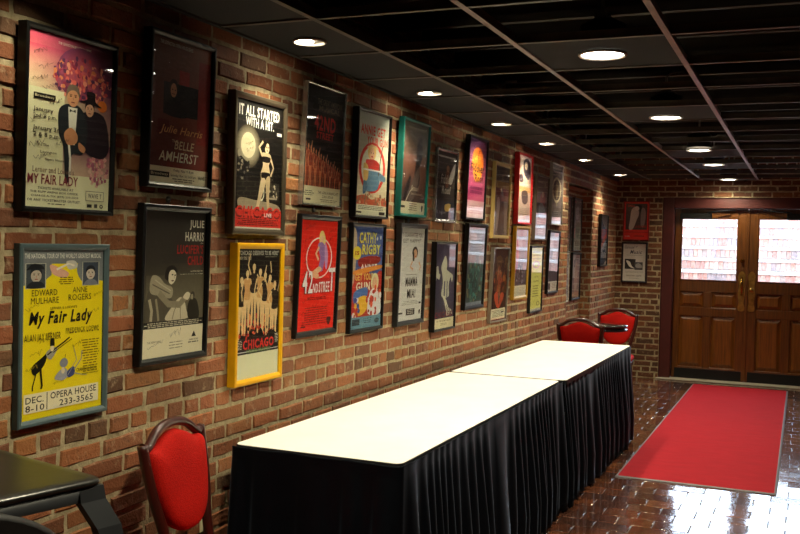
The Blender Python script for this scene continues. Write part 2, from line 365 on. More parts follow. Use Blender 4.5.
CR, K, WH = 'e9e2c4', '141210', 'efe9da'
A_ = [('q', 'b8405a', '5d2b52', '6d3450', 'd8c99a'), ('q', 'd8c99a', '7a3c55', 'cbbf97', 'ddd6ae', 0, .3, 1, 1),
      ('h', 0, .30, .42, 1, 'ded6ae', 'ded6ae'), ('q', 'b8405a', '9c3a58', 'b98f7c', 'ded0a6', 0, .08, .42, .32), ('q', '6d3450', '6d3450', 'c9a796', 'cbb796', .42, .6, 1, .82), ('r', 0, .80, 1, 1, 'dfd8b2'),
      ('t', 'THE LEXINGTON BROADWAY SERIES', .33, .035, .72, .05, 'e8d4c4'), ('glow', .62, .2, .3, .16, 'c4575c', '74385a'),
      ('sc', .28, .1, .97, .37, 230, .022, ['b8474c', 'd2655a', '8f3048', 'c87a50', '6e2c48', 'd98a72', '9a4a62', '57304e']), ('e', .88, .36, .06, .035, 'd0702a'),
      ('sc', .72, .6, .98, .86, 90, .02, ['c67a84', 'd8a39c', '9c5a70', 'cfae9c']),
      ('b', [(.64, .42), (.9, .42), (.98, .6), (.9, .68), (.7, .66), (.6, .58)], '221a22'),
      ('b', [(.36, .42), (.50, .38), (.62, .4), (.70, .5), (.66, .66), (.52, .68), (.5, .82), (.45, .84), (.42, .64), (.36, .56)], '23282c'),
      ('p', [(.46, .4), (.57, .4), (.55, .62), (.49, .62)], 'e2dcc8'), ('p', [(.48, .41), (.515, .425), (.55, .41), (.55, .43), (.515, .42), (.48, .43)], '1a1a1a'),
      ('face', .515, .335, .075, .058, 'c79069', '6f6253'), ('face', .72, .39, .055, .045, 'c79a7c', '2a1c1c'),
      ('b', [(.6, .352), (.68, .335), (.68, .29), (.78, .29), (.79, .34), (.87, .37), (.73, .362)], '1d1618'),
      ('l', [(.47, .58), (.5, .7), (.5, .85)], .012, 'e8e2c8'), ('b', [(.42, .56), (.5, .52), (.58, .56), (.56, .61), (.46, .62)], 'c0865e'), ('b', [(.6, .6), (.68, .63), (.66, .66), (.6, .64)], 'c0865e'),
      ('r', .07, .352, .31, .384, '15120f'), ('t', 'Broadway', .085, .358, .30, .38, 'cfc6a0'),
      ('t', 'January', .07, .43, .29, .463, '2c2620', .012), ('t', '2nd, 8 p.m.', .07, .468, .33, .5, '2c2620', .012), ('t', 'January 3rd', .07, .535, .39, .568, '2c2620', .012), ('t', '2 & 8 p.m.', .08, .573, .37, .605, '2c2620', .012),
      ('t', 'At The', .13, .635, .25, .65, '3a3226', .01), ('t', 'Lexington', .16, .675, .34, .694, '3a3226', .01), ('t', 'Opera House', .21, .715, .43, .734, '3a3226', .01),
      ('t', "Lerner and Loewe's", .08, .765, .55, .8, '6e5348'), ('t', 'MY FAIR LADY', .03, .81, .60, .866, '7a3038', .01),
      ('t', 'TICKETS AVAILABLE AT', .14, .882, .55, .896, '2c2620', .012), ('t', 'THE RUPP ARENA BOX OFFICE,', .06, .905, .61, .919, '2c2620', .012), ('t', 'CHARGE-A-TIX (859) 233-3535', .07, .928, .61, .942, '2c2620', .012), ('t', 'OR ANY TICKETMASTER OUTLET.', .03, .951, .64, .965, '2c2620', .012), ('g', .24, .975, .47, .985, 1, '4a4436'),
      ('r', .70, .885, .93, .945, '5c564a'), ('r', .705, .888, .925, .942, 'ddd6b4'), ('t', 'WAVE T', .73, .9, .90, .928, '22201c', .015), ('r', .72, .965, .78, .985, '2a2822'), ('r', .81, .962, .85, .985, '4a4840'), ('e', .9, .975, .022, .012, '1c1a16', .5)
      ] + [('s', x, y, .16, .03, '4a3a34') for x, y in ((.05, .12), (.1, .2), (.06, .27), (.17, .31), (.22, .39), (.03, .5), (.33, .62), (.03, .64), (.1, .71))]
B_ = [('r', 0, 0, 1, 1, 'e3c311'), ('ymap', [(0, 0), (.03, .02), (.06, .05), (.11, .075), (.32, .225), (.335, .235), (.475, .365), (.585, .465), (.62, .495), (.635, .53), (.87, .77), (1.0, .83)]), ('r', 0, 0, 1, .12, '6e7376'), ('t', "THE NATIONAL TOUR OF THE WORLD'S GREATEST MUSICAL", .03, .03, .97, .06, 'd8d9cf', .01),
      ('b', [(0, .10), (.2, .10), (.26, .2), (.33, .3), (.2, .34), (0, .34)], '6e7376'), ('b', [(1, .10), (.7, .10), (.66, .2), (.76, .3), (1, .34)], '6e7376'), ('r', 0, .11, .34, .26, '6e7376'), ('r', .7, .11, 1, .24, '6e7376'),
      ('b', [(.0, .30), (.2, .29), (.33, .22), (.42, .2), (.62, .17), (.7, .27), (1, .28), (1, .38), (0, .38)], 'e3c311'),
      ('b', [(.32, .13), (.42, .15), (.55, .2), (.5, .24), (.36, .21)], 'c99b86'), ('b', [(.52, .1), (.62, .09), (.66, .15), (.55, .17)], 'b9b6ac'), ('l', [(.4, .17), (.55, .12), (.62, .14)], .012, 'd9cfbe'),
      ('r', .035, .115, .275, .325, 'a8a89a'), ('r', .045, .12, .265, .318, '3c4348'), ('face', .16, .21, .065, .06, 'a59b8c', '20242a'), ('b', [(.05, .17), (.12, .12), (.22, .13), (.25, .165), (.15, .155)], '17191c'), ('b', [(.06, .318), (.1, .27), (.22, .27), (.25, .318)], '1d2226'),
      ('r', .72, .105, .945, .315, 'a8a89a'), ('r', .73, .11, .935, .308, '3a4350'), ('face', .83, .205, .06, .055, 'b3aa9c', '1b1e24'), ('b', [(.75, .308), (.79, .265), (.88, .265), (.92, .308)], '6c7078'),
      ('g', .42, .235, .62, .305, 4, '6a5a10'), ('t', 'EDWARD', .11, .335, .41, .375, '2d2a10'), ('t', 'MULHARE', .1, .385, .43, .425, '2d2a10'), ('t', 'ANNE', .6, .325, .79, .365, '2d2a10'), ('t', 'ROGERS', .55, .375, .84, .415, '2d2a10'),
      ('t', "LERNER & LOEWE'S", .33, .45, .66, .466, '4a430e'), ('t', 'My Fair Lady', .08, .475, .86, .585, '14130c', .035, .25),
      ('t', 'ALAN JAY LERNER', .03, .62, .46, .648, '3a350e'), ('t', 'FREDERICK LOEWE', .52, .6, .95, .628, '3a350e'),
      ('l', [(.17, .83), (.13, .95), (.13, 1.0)], .007, '14130c'), ('l', [(.22, .8), (.24, .95), (.23, .99)], .011, '14130c'), ('b', [(.12, .79), (.24, .74), (.3, .72), (.26, .79), (.15, .84)], '14130c'), ('b', [(.28, .72), (.36, .69), (.42, .7), (.34, .76)], '8d8c80'),
      ('l', [(.3, .73), (.42, .69), (.5, .665), (.57, .64)], .007, '14130c'), ('e', .355, .695, .022, .018, 'c9bd9c'), ('p', [(.33, .68), (.335, .635), (.38, .635), (.385, .68)], '14130c'),
      ('l', [(.37, .72), (.5, .68), (.6, .65)], .004, '14130c'), ('l', [(.52, .88), (.5, .8), (.52, .74)], .003, '5c5410'), ('b', [(.4, .86), (.5, .82), (.56, .86), (.5, .92), (.4, .9)], '8f9096'), ('b', [(.54, .85), (.62, .82), (.64, .86), (.57, .9)], '39406a'),
      ('l', [(.63, .84), (.72, .78), (.73, .73)], .006, '8c8a80'), ('l', [(.63, .86), (.74, .89), (.8, .9)], .006, '8c8a80'), ('l', [(.55, .87), (.66, .78), (.62, .7)], .004, '8c8a80'), ('e', .5, .79, .05, .028, '7c7d86'), ('e', .49, .835, .022, .02, 'c9bd9c'),
      ('g', .72, .665, .96, .89, 14, '6a5a10', .35), ('t', 'CRANDALL DIEHL', .66, .835, .93, .855, '4a430e'), ('t', 'ROBERT MAXWELL', .74, .875, .94, .89, '4a430e'),
      ] + [('s', x, y, .14, .03, '8a7a14') for x, y in ((.05, .45), (.1, .72), (.05, .8), (.2, .64), (.6, .69), (.36, .94), (.8, .5), (.86, .38))]
B_ += [('ymap', None), ('r', .03, .845, .95, .958, 'd9cfad'), ('t', 'DEC.', .05, .863, .26, .902, '26221a', .012), ('t', '8-10', .05, .912, .27, .95, '26221a', .012), ('r', .295, .85, .305, .953, '26221a'), ('t', 'OPERA HOUSE', .34, .855, .92, .896, '26221a', .012), ('t', '233-3565', .45, .908, .88, .947, '26221a', .012)]
C_ = [('q', '5e382c', '8a5036', '7a2c24', '5a2420'), ('r', .45, .2, .62, .4, 'a02c20'), ('r', .78, .1, 1, .7, '842019'), ('r', .2, .3, .78, .52, '1a1412'), ('e', .36, .335, .075, .065, '3a2218'), ('e', .36, .35, .05, .05, 'c08a68'), ('b', [(.24, .52), (.3, .41), (.42, .41), (.6, .52)], '0d0b0b'), ('e', .34, .345, .008, .006, '1a1210'), ('e', .385, .347, .008, .006, '1a1210'), ('r', .33, .372, .385, .377, '6a3026'),
      ('r', .12, .56, .3, .66, '5c1914'), ('t', 'THE LEXINGTON OPERA HOUSE SERIES', .12, .025, .66, .05, 'c9c4b4', .012), ('t', 'Julie Harris', .15, .595, .88, .665, 'd8a564', .006, .35), ('t', 'THE', .36, .69, .46, .71, 'd8c9a4'), ('t', 'BELLE', .4, .695, .74, .755, 'd8c9a4', .01, .2), ('t', 'of', .55, .758, .6, .775, 'b98a52', 0, .3), ('t', 'AMHERST', .15, .775, .82, .845, 'e2d9c0', .012, .2), ('b', [(.3, .85), (.52, .86), (.5, .9), (.3, .89)], '75261a'),
      ('r', 0, .885, 1, 1, 'd9d2b4'), ('r', .02, .92, .33, .957, '1c1a16'), ('t', 'Broadway', .04, .926, .31, .952, 'cfc8aa'), ('t', 'Friday, Nov. 9, 8 pm', .4, .895, .74, .918, '2a261e', .012), ('t', 'Saturday, Nov. 10, 2 & 8 pm', .35, .93, .78, .952, '2a261e', .012), ('t', 'WAVE T', .82, .925, .98, .952, '2a261e', .02), ('g', .36, .96, .78, .99, 2, '6a6450')]
D_ = [('r', 0, 0, 1, 1, '141210'), ('t', 'IT ALL STARTED', .06, .04, .92, .125, 'eee6cf', .03), ('t', 'WITH A HIT.', .2, .13, .8, .205, 'eee6cf', .03), ('glow', .26, .36, .26, .17, 'd2c8a8', '3a3226'), ('e', .26, .35, .15, .1, 'c9bf9e'), ('s', .2, .34, .16, .03, '6a5a3a'), ('s', .22, .38, .16, .03, '6a5a3a'),
      ('b', [(.03, .5), (.1, .44), (.2, .47), (.3, .5), (.32, .62), (.1, .64)], '1b1816'), ('e', .08, .42, .035, .028, '8d8470'), ('sc', .04, .44, .3, .62, 30, .02, ['8d8470', '2a2622', '55504a', '0c0b0a']),
      ('r', .05, .62, .95, .84, '26221d'), ('r', .62, .62, .95, .75, '3a362f'), ('sc', .62, .58, .95, .76, 34, .016, ['b9af94', '6a6456', '1a1814']), ('r', .66, .74, .9, .755, 'a89e86'), ('b', [(.1, .76), (.4, .77), (.92, .8), (.95, .9), (.3, .88), (.08, .83)], '9b8f76'), ('e', .56, .7, .055, .075, 'ded4b8'), ('e', .56, .7, .04, .058, '26221d'), ('e', .56, .7, .02, .03, 'cfc4a6'),
      ('b', [(.55, .36), (.6, .28), (.68, .27), (.74, .34), (.72, .42), (.57, .42)], '17120f'), ('e', .655, .345, .05, .045, 'd9c4a2'), ('b', [(.59, .36), (.6, .3), (.66, .285), (.715, .31), (.72, .36), (.70, .35), (.69, .32), (.65, .31), (.62, .34)], '17120f'), ('e', .64, .34, .01, .005, '17120f'), ('e', .675, .342, .01, .005, '17120f'), ('e', .658, .368, .016, .005, '6a2a20'), ('b', [(.53, .4), (.62, .385), (.72, .395), (.75, .44), (.7, .48), (.73, .56), (.67, .62), (.55, .61), (.53, .55), (.57, .48)], 'c9b48e'),
      ('b', [(.55, .42), (.72, .42), (.71, .46), (.56, .46)], '17120f'), ('b', [(.54, .55), (.73, .55), (.68, .62), (.58, .62)], '17120f'), ('b', [(.54, .6), (.64, .61), (.56, .74), (.46, .87), (.42, .87), (.48, .74)], 'cbb690'), ('b', [(.64, .6), (.73, .58), (.72, .74), (.74, .88), (.7, .88), (.66, .74)], 'bfa982'), ('l', [(.54, .41), (.48, .35), (.56, .3)], .016, 'c9b48e'), ('l', [(.74, .43), (.8, .5), (.74, .57)], .014, 'c9b48e'),
      ('r', 0, .845, 1, 1, 'd53a30'), ('t', 'CHICAGO', .02, .835, .98, .915, '7a2a24', .05), ('t', 'CHICAGO', .03, .82, .97, .9, 'd53a30', .04), ('t', 'LIVE', .62, .87, .78, .9, 'f0e6d8', .03), ('g', .05, .92, .95, .975, 4, '6a1c18'), ('r', 0, .985, 1, 1, 'e0d4c0'), ('r', .86, .21, .97, .235, 'e8e0d0')]
E_ = [('r', 0, 0, 1, .76, '34302a'), ('q', '34302a', '3e3a30', '6a6454', '57523f', 0, .36, 1, .76), ('ymap', [(0, 0), (.06, .055), (.16, .125), (.18, .14), (.27, .205), (.32, .23), (.4, .295), (.425, .31), (.51, .375), (.545, .41), (.625, .475), (.65, .495), (.76, .76)]), ('t', 'JULIE', .72, .06, .97, .16, 'e2dcc4', .02), ('t', 'HARRIS', .65, .18, .97, .27, 'e2dcc4', .02), ('t', 'in', .92, .285, .96, .305, 'e2dcc4'), ('t', "LUCIFER'S", .52, .32, .97, .4, 'a32420', .02), ('t', 'CHILD', .7, .425, .97, .51, 'a32420', .02), ('t', 'a new play by', .76, .545, .97, .565, 'd8d2ba', .01), ('t', 'WILLIAM LUCE', .58, .575, .97, .625, 'e2dcc4', .02), ('g', .58, .635, .97, .65, 1, 'b0aa94'),
      ('ymap', None), ('q', '4a463a', '57513f', '6a6351', '7a725c', .04, .44, 1, .75),
      ('b', [(.04, .75), (.06, .58), (.16, .5), (.36, .55), (.48, .64), (.42, .75)], '4e493c'), ('b', [(.1, .5), (.14, .44), (.24, .45), (.34, .5), (.46, .53), (.44, .6), (.26, .58), (.12, .56)], '98917a'),
      ('l', [(.14, .5), (.26, .53), (.42, .57)], .006, '5c5646'), ('l', [(.18, .47), (.3, .51), (.44, .55)], .006, 'b3ab92'), ('l', [(.1, .6), (.14, .68), (.13, .75)], .02, 'a39b82'), ('l', [(.2, .6), (.23, .68), (.25, .75)], .016, '8d866f'),
      ('b', [(.36, .75), (.46, .66), (.58, .6), (.66, .62), (.7, .69), (.72, .75)], 'bdb59b'), ('l', [(.56, .63), (.5, .69), (.47, .75)], .006, '7d7661'), ('l', [(.6, .63), (.6, .7), (.61, .75)], .006, '7d7661'),
      ('l', [(.24, .56), (.4, .64), (.58, .65), (.68, .6)], .035, '857e68'), ('b', [(.64, .6), (.7, .565), (.76, .58), (.72, .62)], 'c9c1a8'),
      ('b', [(.33, .46), (.36, .39), (.46, .375), (.53, .41), (.5, .45), (.42, .48)], '1d1a15'), ('b', [(.4, .42), (.46, .405), (.51, .43), (.5, .475), (.44, .505), (.39, .48)], 'd8d0b6'), ('e', .45, .438, .014, .005, '221d17'), ('e', .495, .442, .012, .005, '221d17'), ('e', .455, .48, .022, .005, '55281e'), ('l', [(.478, .44), (.485, .46), (.472, .464)], .004, 'a59c84'),
      ('b', [(.74, .75), (.72, .66), (.78, .61), (.88, .63), (.92, .75)], '2a261e'), ('e', .8, .59, .035, .028, '3a352a'), ('e', .79, .6, .022, .02, '8d866f'),
      ('r', 0, .755, 1, .8, '1c1a15'), ('g', .01, .762, .99, .798, 3, 'b9b39c'), ('r', 0, .80, 1, 1, 'd4cdae'), ('t', 'THE KENTUCKY', .08, .885, .3, .9, '4a4636'), ('s', .1, .925, .22, .02, '4a4636'), ('s', .42, .85, .2, .05, '26231c'), ('g', .4, .905, .68, .965, 3, '7a7460', .3), ('p', [(.8, .885), (.84, .845), (.88, .885)], '26231c'), ('t', 'OPERA HOUSE', .76, .9, .92, .912, '26231c', .01), ('g', .74, .92, .93, .935, 1, '4a4636')]
F_ = [('r', 0, 0, 1, .79, '191512'), ('t', '"CHICAGO DESERVES TO BE HERE!"', .03, .015, .97, .05, 'dcd6c2', .02), ('t', 'NEW YORK TIMES', .04, .06, .3, .085, 'cfc8b2', .02), ('g', .6, .06, .95, .072, 1, '9a947e'), ('sc', .05, .5, .95, .72, 60, .035, ['c23a24', 'd8562e', 'a02a1c', '3a1812', 'e08a4a'])]
for k, (x, y0, a) in enumerate(((.09, .2, 1), (.22, .15, 0), (.37, .1, 1), (.52, .14, 0), (.64, .17, 2), (.76, .19, 1), (.88, .24, 2))): F_.append(('fig', x, y0, .5, 'e0bd88', 'c99b62' if k % 2 else '2a211a', 'dcb884', '2a1a12', a, 1.15))
F_ += [('sc', .05, .6, .95, .72, 30, .022, ['c23a24', 'a02a1c', '201410', 'd8562e']), ('b', [(0, .72), (.12, .66), (.2, .7), (.33, .65), (.45, .68), (.55, .62), (.66, .69), (.8, .64), (1, .7), (1, .78), (0, .78)], '191512'),
       ('t', 'CHICAGO', .14, .7, .88, .775, 'c8302a', .03), ('g', 0, .7, .12, .775, 6, 'cfc8b2', .35), ('g', .9, .68, 1, .755, 6, 'cfc8b2', .35), ('t', 'A MUSICAL VAUDEVILLE', .22, .775, .8, .795, '7f9a62', .01), ('r', 0, .795, 1, .81, '191512'), ('r', 0, .81, 1, 1, 'e6ddb4'), ('t', 'A MUSICAL VAUDEVILLE', .22, .783, .8, .803, '7f9a62', .01)]
G_ = [('r', 0, 0, 1, .87, '1b1a17'), ('sc', 0, 0, 1, .5, 60, .04, ['22211d', '151412', '282621']), ('t', 'THE GREAT AMERICAN', .3, .1, .95, .15, '6a6046', .01), ('t', 'MUSICAL', .34, .155, .9, .2, '6a6046', .01), ('t', '42ND', .24, .24, .8, .37, 'b8302a', .045), ('t', 'STREET', .3, .38, .76, .44, 'b8302a', .045)]
for k in range(15): F_c = ('fig', .05 + k * .066, .47 + k * .014, .40 - k * .012, ['d08a66', 'dc9a74'][k % 2], ['9a4430', 'b05a40'][k % 2], ['d08058', '98442e'][k % 2], '3a1c12', 1 if k % 3 == 0 else 0, .8); G_.append(F_c)
G_ += [('r', 0, .85, 1, 1, 'd3cda8'), ('t', 'THE LONG RUNNING HIT', .4, .885, .95, .91, '2c2a20', .01), ('t', '233-3565', .52, .92, .82, .94, '2c2a20', .01), ('g', .03, .89, .3, .94, 3, '4a4634', .4), ('r', .1, .955, .22, .97, '26241c'), ('g', .45, .955, .95, .985, 2, '6a6450', .4)]
H_ = [('q', 'aebbb2', 'b4bcae', 'd8c8a0', 'ddd0a8'), ('t', 'ANNIE GET', .1, .12, .88, .215, 'c8361f', .035), ('t', 'YOUR GUN', .3, .225, .97, .305, 'c8361f', .035), ('e', .5, .53, .42, .25, 'c8301f', .84), ('e', .5, .53, .34, .205, 'e6dcc2'), ('e', .47, .38, .13, .08, 'd8b868'), ('e', .47, .395, .085, .058, 'd9a684'), ('e', .44, .385, .012, .007, '3a2a20'), ('e', .51, .385, .012, .007, '3a2a20'), ('e', .475, .42, .035, .008, 'b03a30'),
      ('b', [(.3, .34), (.42, .31), (.6, .31), (.68, .345), (.5, .335)], 'd9bd86'), ('b', [(.28, .47), (.4, .45), (.6, .45), (.74, .5), (.7, .58), (.36, .58)], 'b5332a'), ('b', [(.3, .55), (.7, .56), (.74, .63), (.66, .74), (.3, .76), (.24, .68)], '5d7f96'), ('b', [(.66, .56), (.92, .6), (.9, .65), (.7, .63)], '5d7f96'), ('b', [(.22, .5), (.36, .52), (.36, .64), (.24, .66)], 'd0ac62'), ('l', [(.8, .3), (.74, .45), (.7, .6)], .012, '4a4030'), ('r', .2, .545, .78, .56, 'e8e2d2'), ('b', [(.24, .66), (.36, .7), (.3, .78), (.22, .78)], '4d6a80'),
      ('b', [(0, .83), (.3, .8), (.5, .84), (.75, .81), (1, .84), (1, .9), (0, .9)], 'bf5a3c'), ('sc', 0, .78, 1, .9, 40, .03, ['c9a080', 'a85a40', 'd8bd92', '8a6a50']), ('r', 0, .895, 1, 1, 'e2d9bc'), ('g', .05, .905, .95, .95, 3, '3a3428', .4), ('r', .04, .962, .2, .98, '3a3428'), ('r', .76, .955, .95, .985, '26221a')]
I_ = [('q', '4a4236', '5a5040', '7c5440', '6a4236'), ('q', '6a4638', '8a5a46', '3a302e', '44322c', 0, .35, 1, .86), ('b', [(.6, .2), (.78, .22), (.8, .36), (.7, .48), (.74, .62), (.6, .8), (.46, .86), (.5, .6), (.56, .4)], '231d1c'), ('b', [(.62, .5), (.72, .52), (.6, .78), (.4, .86), (.2, .86)], '544640'), ('e', .7, .19, .07, .045, '2c2420'), ('b', [(.1, .8), (.3, .6), (.4, .62), (.22, .84)], '2a2426'), ('t', 'Carousel', .42, .68, .72, .74, 'c9bca6', 0, .3), ('t', 'the musical', .4, .76, .85, .785, 'b5a892'), ('l', [(.2, .88), (.36, .76), (.5, .7)], .008, 'c9bca6'), ('t', 'THE BROADWAY SERIES PRESENTS', .2, .05, .9, .075, 'a89c80'), ('r', 0, .865, 1, 1, 'cdc5a4'), ('r', .05, .91, .2, .935, '26221a'), ('g', .35, .88, .7, .97, 4, '55503e', .4), ('b', [(.86, .9), (.92, .9), (.9, .96), (.86, .95)], '26221a')]
J_ = [('r', 0, 0, 1, 1, 'd8281a'), ('e', .52, .34, .36, .19, 'f0e4d4', .93), ('b', [(.5, .12), (.58, .09), (.66, .14), (.66, .22), (.52, .22)], 'e0c078'), ('e', .57, .17, .05, .035, 'e2b08a'), ('b', [(.46, .22), (.6, .2), (.7, .28), (.66, .38), (.62, .46), (.5, .45), (.54, .34)], '8a6aa0'), ('b', [(.66, .2), (.76, .3), (.74, .44), (.68, .4)], 'b58ab4'), ('b', [(.5, .42), (.6, .45), (.4, .5), (.3, .49)], 'e2b08a'), ('b', [(.32, .46), (.5, .48), (.56, .58), (.5, .6), (.42, .52), (.3, .53)], 'dca680'), ('l', [(.5, .24), (.42, .3), (.5, .36)], .022, 'e2b08a'), ('l', [(.54, .58), (.58, .62)], .015, 'e8d8c0'),
      ('r', .14, .53, .9, .665, 'b8201a'), ('t', '42', .08, .46, .36, .665, '2a0c08', .02), ('t', '42', .1, .455, .37, .66, 'f4ece0', .02), ('t', 'ND', .38, .575, .52, .66, 'f4ece0', .02), ('t', 'STREE', .54, .56, .84, .66, 'f4ece0', .02), ('t', 'T', .82, .44, 1.0, .66, '2a0c08', .02), ('t', 'T', .81, .435, .99, .655, 'f4ece0', .02), ('g', .2, .7, .8, .73, 2, '5a120c', .4), ('g', .12, .79, .88, .96, 8, '7a1a12', .35), ('b', [(.8, .9), (.92, .9), (.9, .95), (.86, .97), (.82, .95)], '3a0e0a'), ('r', .1, .955, .22, .968, '4a120c')] + [('s', x, y, w, .035, '4a0e08') for x, y, w in ((.05, .08, .3), (.1, .18, .2), (.06, .28, .2), (.08, .38, .14), (.74, .1, .2), (.76, .16, .2), (.8, .5, .16), (.1, .73, .3), (.5, .72, .4), (.08, .84, .4), (.3, .9, .3), (.55, .82, .35), (.06, .48, .18))]
K_ = [('r', 0, 0, 1, 1, '4a5f9a'), ('sc', .5, 0, 1, .4, 34, .035, ['e6e4dc', '3a4a8a', '55689e', '2e3d78']), ('b', [(.0, .5), (.4, .4), (.7, .5), (1, .45), (1, .85), (0, .85)], 'b0342a'), ('b', [(0, .05), (.14, .1), (.1, .5), (0, .55)], 'b9a58a'), ('t', 'CATHY', .2, .06, .78, .17, '6a2418', .05), ('t', 'CATHY', .22, .055, .78, .165, 'ecd25a', .035), ('t', 'RIGBY', .3, .18, .92, .28, '6a2418', .05), ('t', 'RIGBY', .32, .175, .92, .275, 'ecd25a', .035), ('e', .16, .26, .13, .065, 'ecc63a'), ('t', 'IS', .1, .24, .22, .28, 'a02a20', .03),
      ('b', [(.2, .33), (.5, .29), (.9, .3), (.85, .36), (.3, .4)], '8c2a22'), ('t', 'ANNIE', .28, .37, .82, .43, 'e6e0d2', .03), ('b', [(.1, .43), (.9, .38), (.92, .42), (.14, .47)], 'd88a3a'), ('t', 'GET YOUR', .12, .46, .72, .53, 'f0b45a', .04), ('t', 'GUN', .16, .545, .6, .63, 'e8dcc0', .05), ('b', [(.1, .64), (.5, .6), (.5, .7), (.14, .76)], '4a6aa8'), ('b', [(.16, .72), (.46, .68), (.6, .76), (.4, .86), (.14, .86)], 'e0a830'), ('e', .76, .55, .13, .09, 'e2cf9c'), ('e', .76, .57, .085, .07, 'dba884'), ('b', [(.62, .64), (.9, .64), (.98, .86), (.56, .86)], 'd9dce0'), ('sc', .5, .6, 1, .88, 26, .045, ['b0342a', 'd9dce0', '8c2a22', 'd8562e']), ('sc', .0, .7, .3, .9, 16, .04, ['b0342a', 'e6e4dc', '3a4a8a']), ('r', 0, .885, 1, 1, '5f8798'), ('r', .06, .905, .3, .965, '1f2e36'), ('g', .4, .905, .7, .965, 3, '2c4550', .35), ('e', .86, .94, .08, .025, '2c4550')]
L_ = [('r', 0, 0, 1, 1, 'e6e2d2'), ('t', '"I GUARANTEE YOU', .07, .05, .93, .1, '5a564c', .01), ('t', 'GET HAPPY!"', .1, .115, .85, .16, '5a564c', .01), ('e', .62, .265, .12, .065, '241a16'), ('e', .63, .28, .075, .052, 'dca884'), ('b', [(.5, .35), (.6, .33), (.74, .33), (.82, .38), (.78, .45), (.52, .45)], 'e9e4da'), ('l', [(.52, .36), (.44, .42), (.56, .45)], .022, 'dca884'), ('l', [(.8, .37), (.88, .42), (.84, .46)], .02, 'dca884'), ('b', [(.56, .24), (.52, .32), (.54, .36), (.6, .34)], '241a16'), ('e', .6, .27, .008, .005, '2a1a14'), ('e', .66, .27, .008, .005, '2a1a14'), ('e', .64, .305, .025, .006, 'a8342c'),
      ('g', .2, .5, .8, .515, 1, '8a8676', .5), ('t', 'MAMMA', .27, .53, .77, .63, '1c1a18', .03), ('t', 'MIA!', .36, .66, .7, .76, '1c1a18', .03), ('g', .15, .79, .85, .84, 3, '8a8676', .35), ('r', .34, .875, .7, .945, '1f1d1a'), ('g', .36, .885, .68, .94, 3, 'cfcabc', .4), ('r', .03, .905, .2, .925, '2a2824'), ('r', .86, .81, .95, .83, '2a2824'), ('b', [(.88, .9), (.94, .9), (.93, .94), (.88, .94)], '3a3832')] + [('s', x, y, .22, .03, 'a8a496') for x, y in ((.1, .22), (.12, .33), (.7, .5), (.1, .45), (.06, .6), (.78, .62), (.1, .74))]
M_ = [('q', '453a2e', '564a40', '2c2930', '22201f'), ('b', [(.5, .3), (.62, .24), (.66, .42), (.6, .52), (.48, .5)], '7a4630'), ('e', .58, .24, .08, .05, 'a87858'), ('b', [(.72, .3), (.96, .14), (.94, .3), (.8, .46), (.66, .44)], 'cfc8c0'), ('t', 'Fiddler', .24, .33, .78, .47, 'd8d0be', .015, .2), ('t', 'ON THE', .1, .5, .3, .53, 'b9b09c'), ('t', 'Roof', .3, .5, .78, .62, 'd8d0be', .015, .2), ('r', 0, .72, 1, 1, '35323c'), ('b', [(.5, .78), (.78, .76), (.74, .86), (.52, .87)], 'c9a45a'), ('t', 'B. Ingram', .1, .87, .55, .93, '9a94a0'), ('r', .05, .06, .95, .085, 'c9c4ba')]
N_ = [('q', '4d3a5e', '5a2f52', 'e06a8a', 'c23a6a'), ('sc', 0, .05, .5, .3, 26, .018, ['7a5a7e', '8f6a80', '3a2c4c']), ('e', .52, .27, .31, .17, 'e2661e'), ('e', .54, .37, .27, .17, 'e08a2a'), ('p', [(.2, .28), (.85, .24), (.85, .34), (.2, .36)], 'e0701f'), ('fig', .56, .14, .15, '2a1410', '2a1410', '2a1410', '2a1410', 2, 1.2), ('t', 'Fiddler', .14, .31, .92, .42, '3a1218', .03, .1), ('t', 'ON THE', .2, .43, .42, .46, '4a1c22', .012), ('t', 'Roof', .4, .44, .88, .54, '3a1218', .03, .1), ('g', .14, .6, .9, .7, 2, '7c2450', .8), ('r', 0, .78, 1, 1, 'eda8ae', 'f0c0bc'), ('g', .1, .84, .9, .96, 4, 'c88a94', .35)]
O_ = [('q', '3a2c22', '55402c', '9a8e8c', '8a807c'), ('r', 0, .22, 1, .32, '8a6a34'), ('r', 0, .32, 1, .42, '5c2c30'), ('b', [(.4, .4), (.58, .36), (.66, .5), (.74, .8), (.68, .98), (.34, .98), (.36, .7)], '6a5e60'), ('e', .52, .36, .09, .05, '4a3e3e'), ('b', [(.2, .5), (.34, .46), (.4, .6), (.3, .9), (.18, .9)], 'b9aca8'), ('g', .3, .9, .8, .97, 3, '4a4444', .4)]
P_ = [('q', '353248', '4a4760', '2a2838', '201f2a'), ('b', [(.36, .36), (.3, .28), (.38, .2), (.5, .14), (.6, .24), (.58, .3), (.74, .34), (.9, .38), (.86, .46), (.78, .4), (.7, .5), (.72, .62), (.5, .64), (.34, .6), (.4, .46)], 'b5b4a0'), ('b', [(.04, .3), (.14, .26), (.2, .34), (.26, .36), (.22, .42), (.1, .4), (.06, .46)], 'b5b4a0'), ('r', .46, .44, .52, .72, '4a4760'), ('r', .6, .44, .64, .7, '4a4760'), ('p', [(.36, .6), (.52, .62), (.72, .76), (.9, .8), (.95, .84), (.62, .86), (.6, .8), (.5, .68)], 'c9c6ae')] + [('p', [(.6 + k * .08, .72 + k * .025), (.63 + k * .08, .73 + k * .025), (.63 + k * .08, .86), (.6 + k * .08, .85)], '2a2838') for k in range(4)] + [('t', 'CHICAGO', .06, .8, .94, .87, '6a1c28', .04), ('r', 0, .88, 1, 1, 'd3cba4'), ('t', 'AT THE OPERA HOUSE', .15, .9, .85, .92, '3a3628', .01), ('g', .3, .94, .7, .97, 2, '6a6450', .4)]
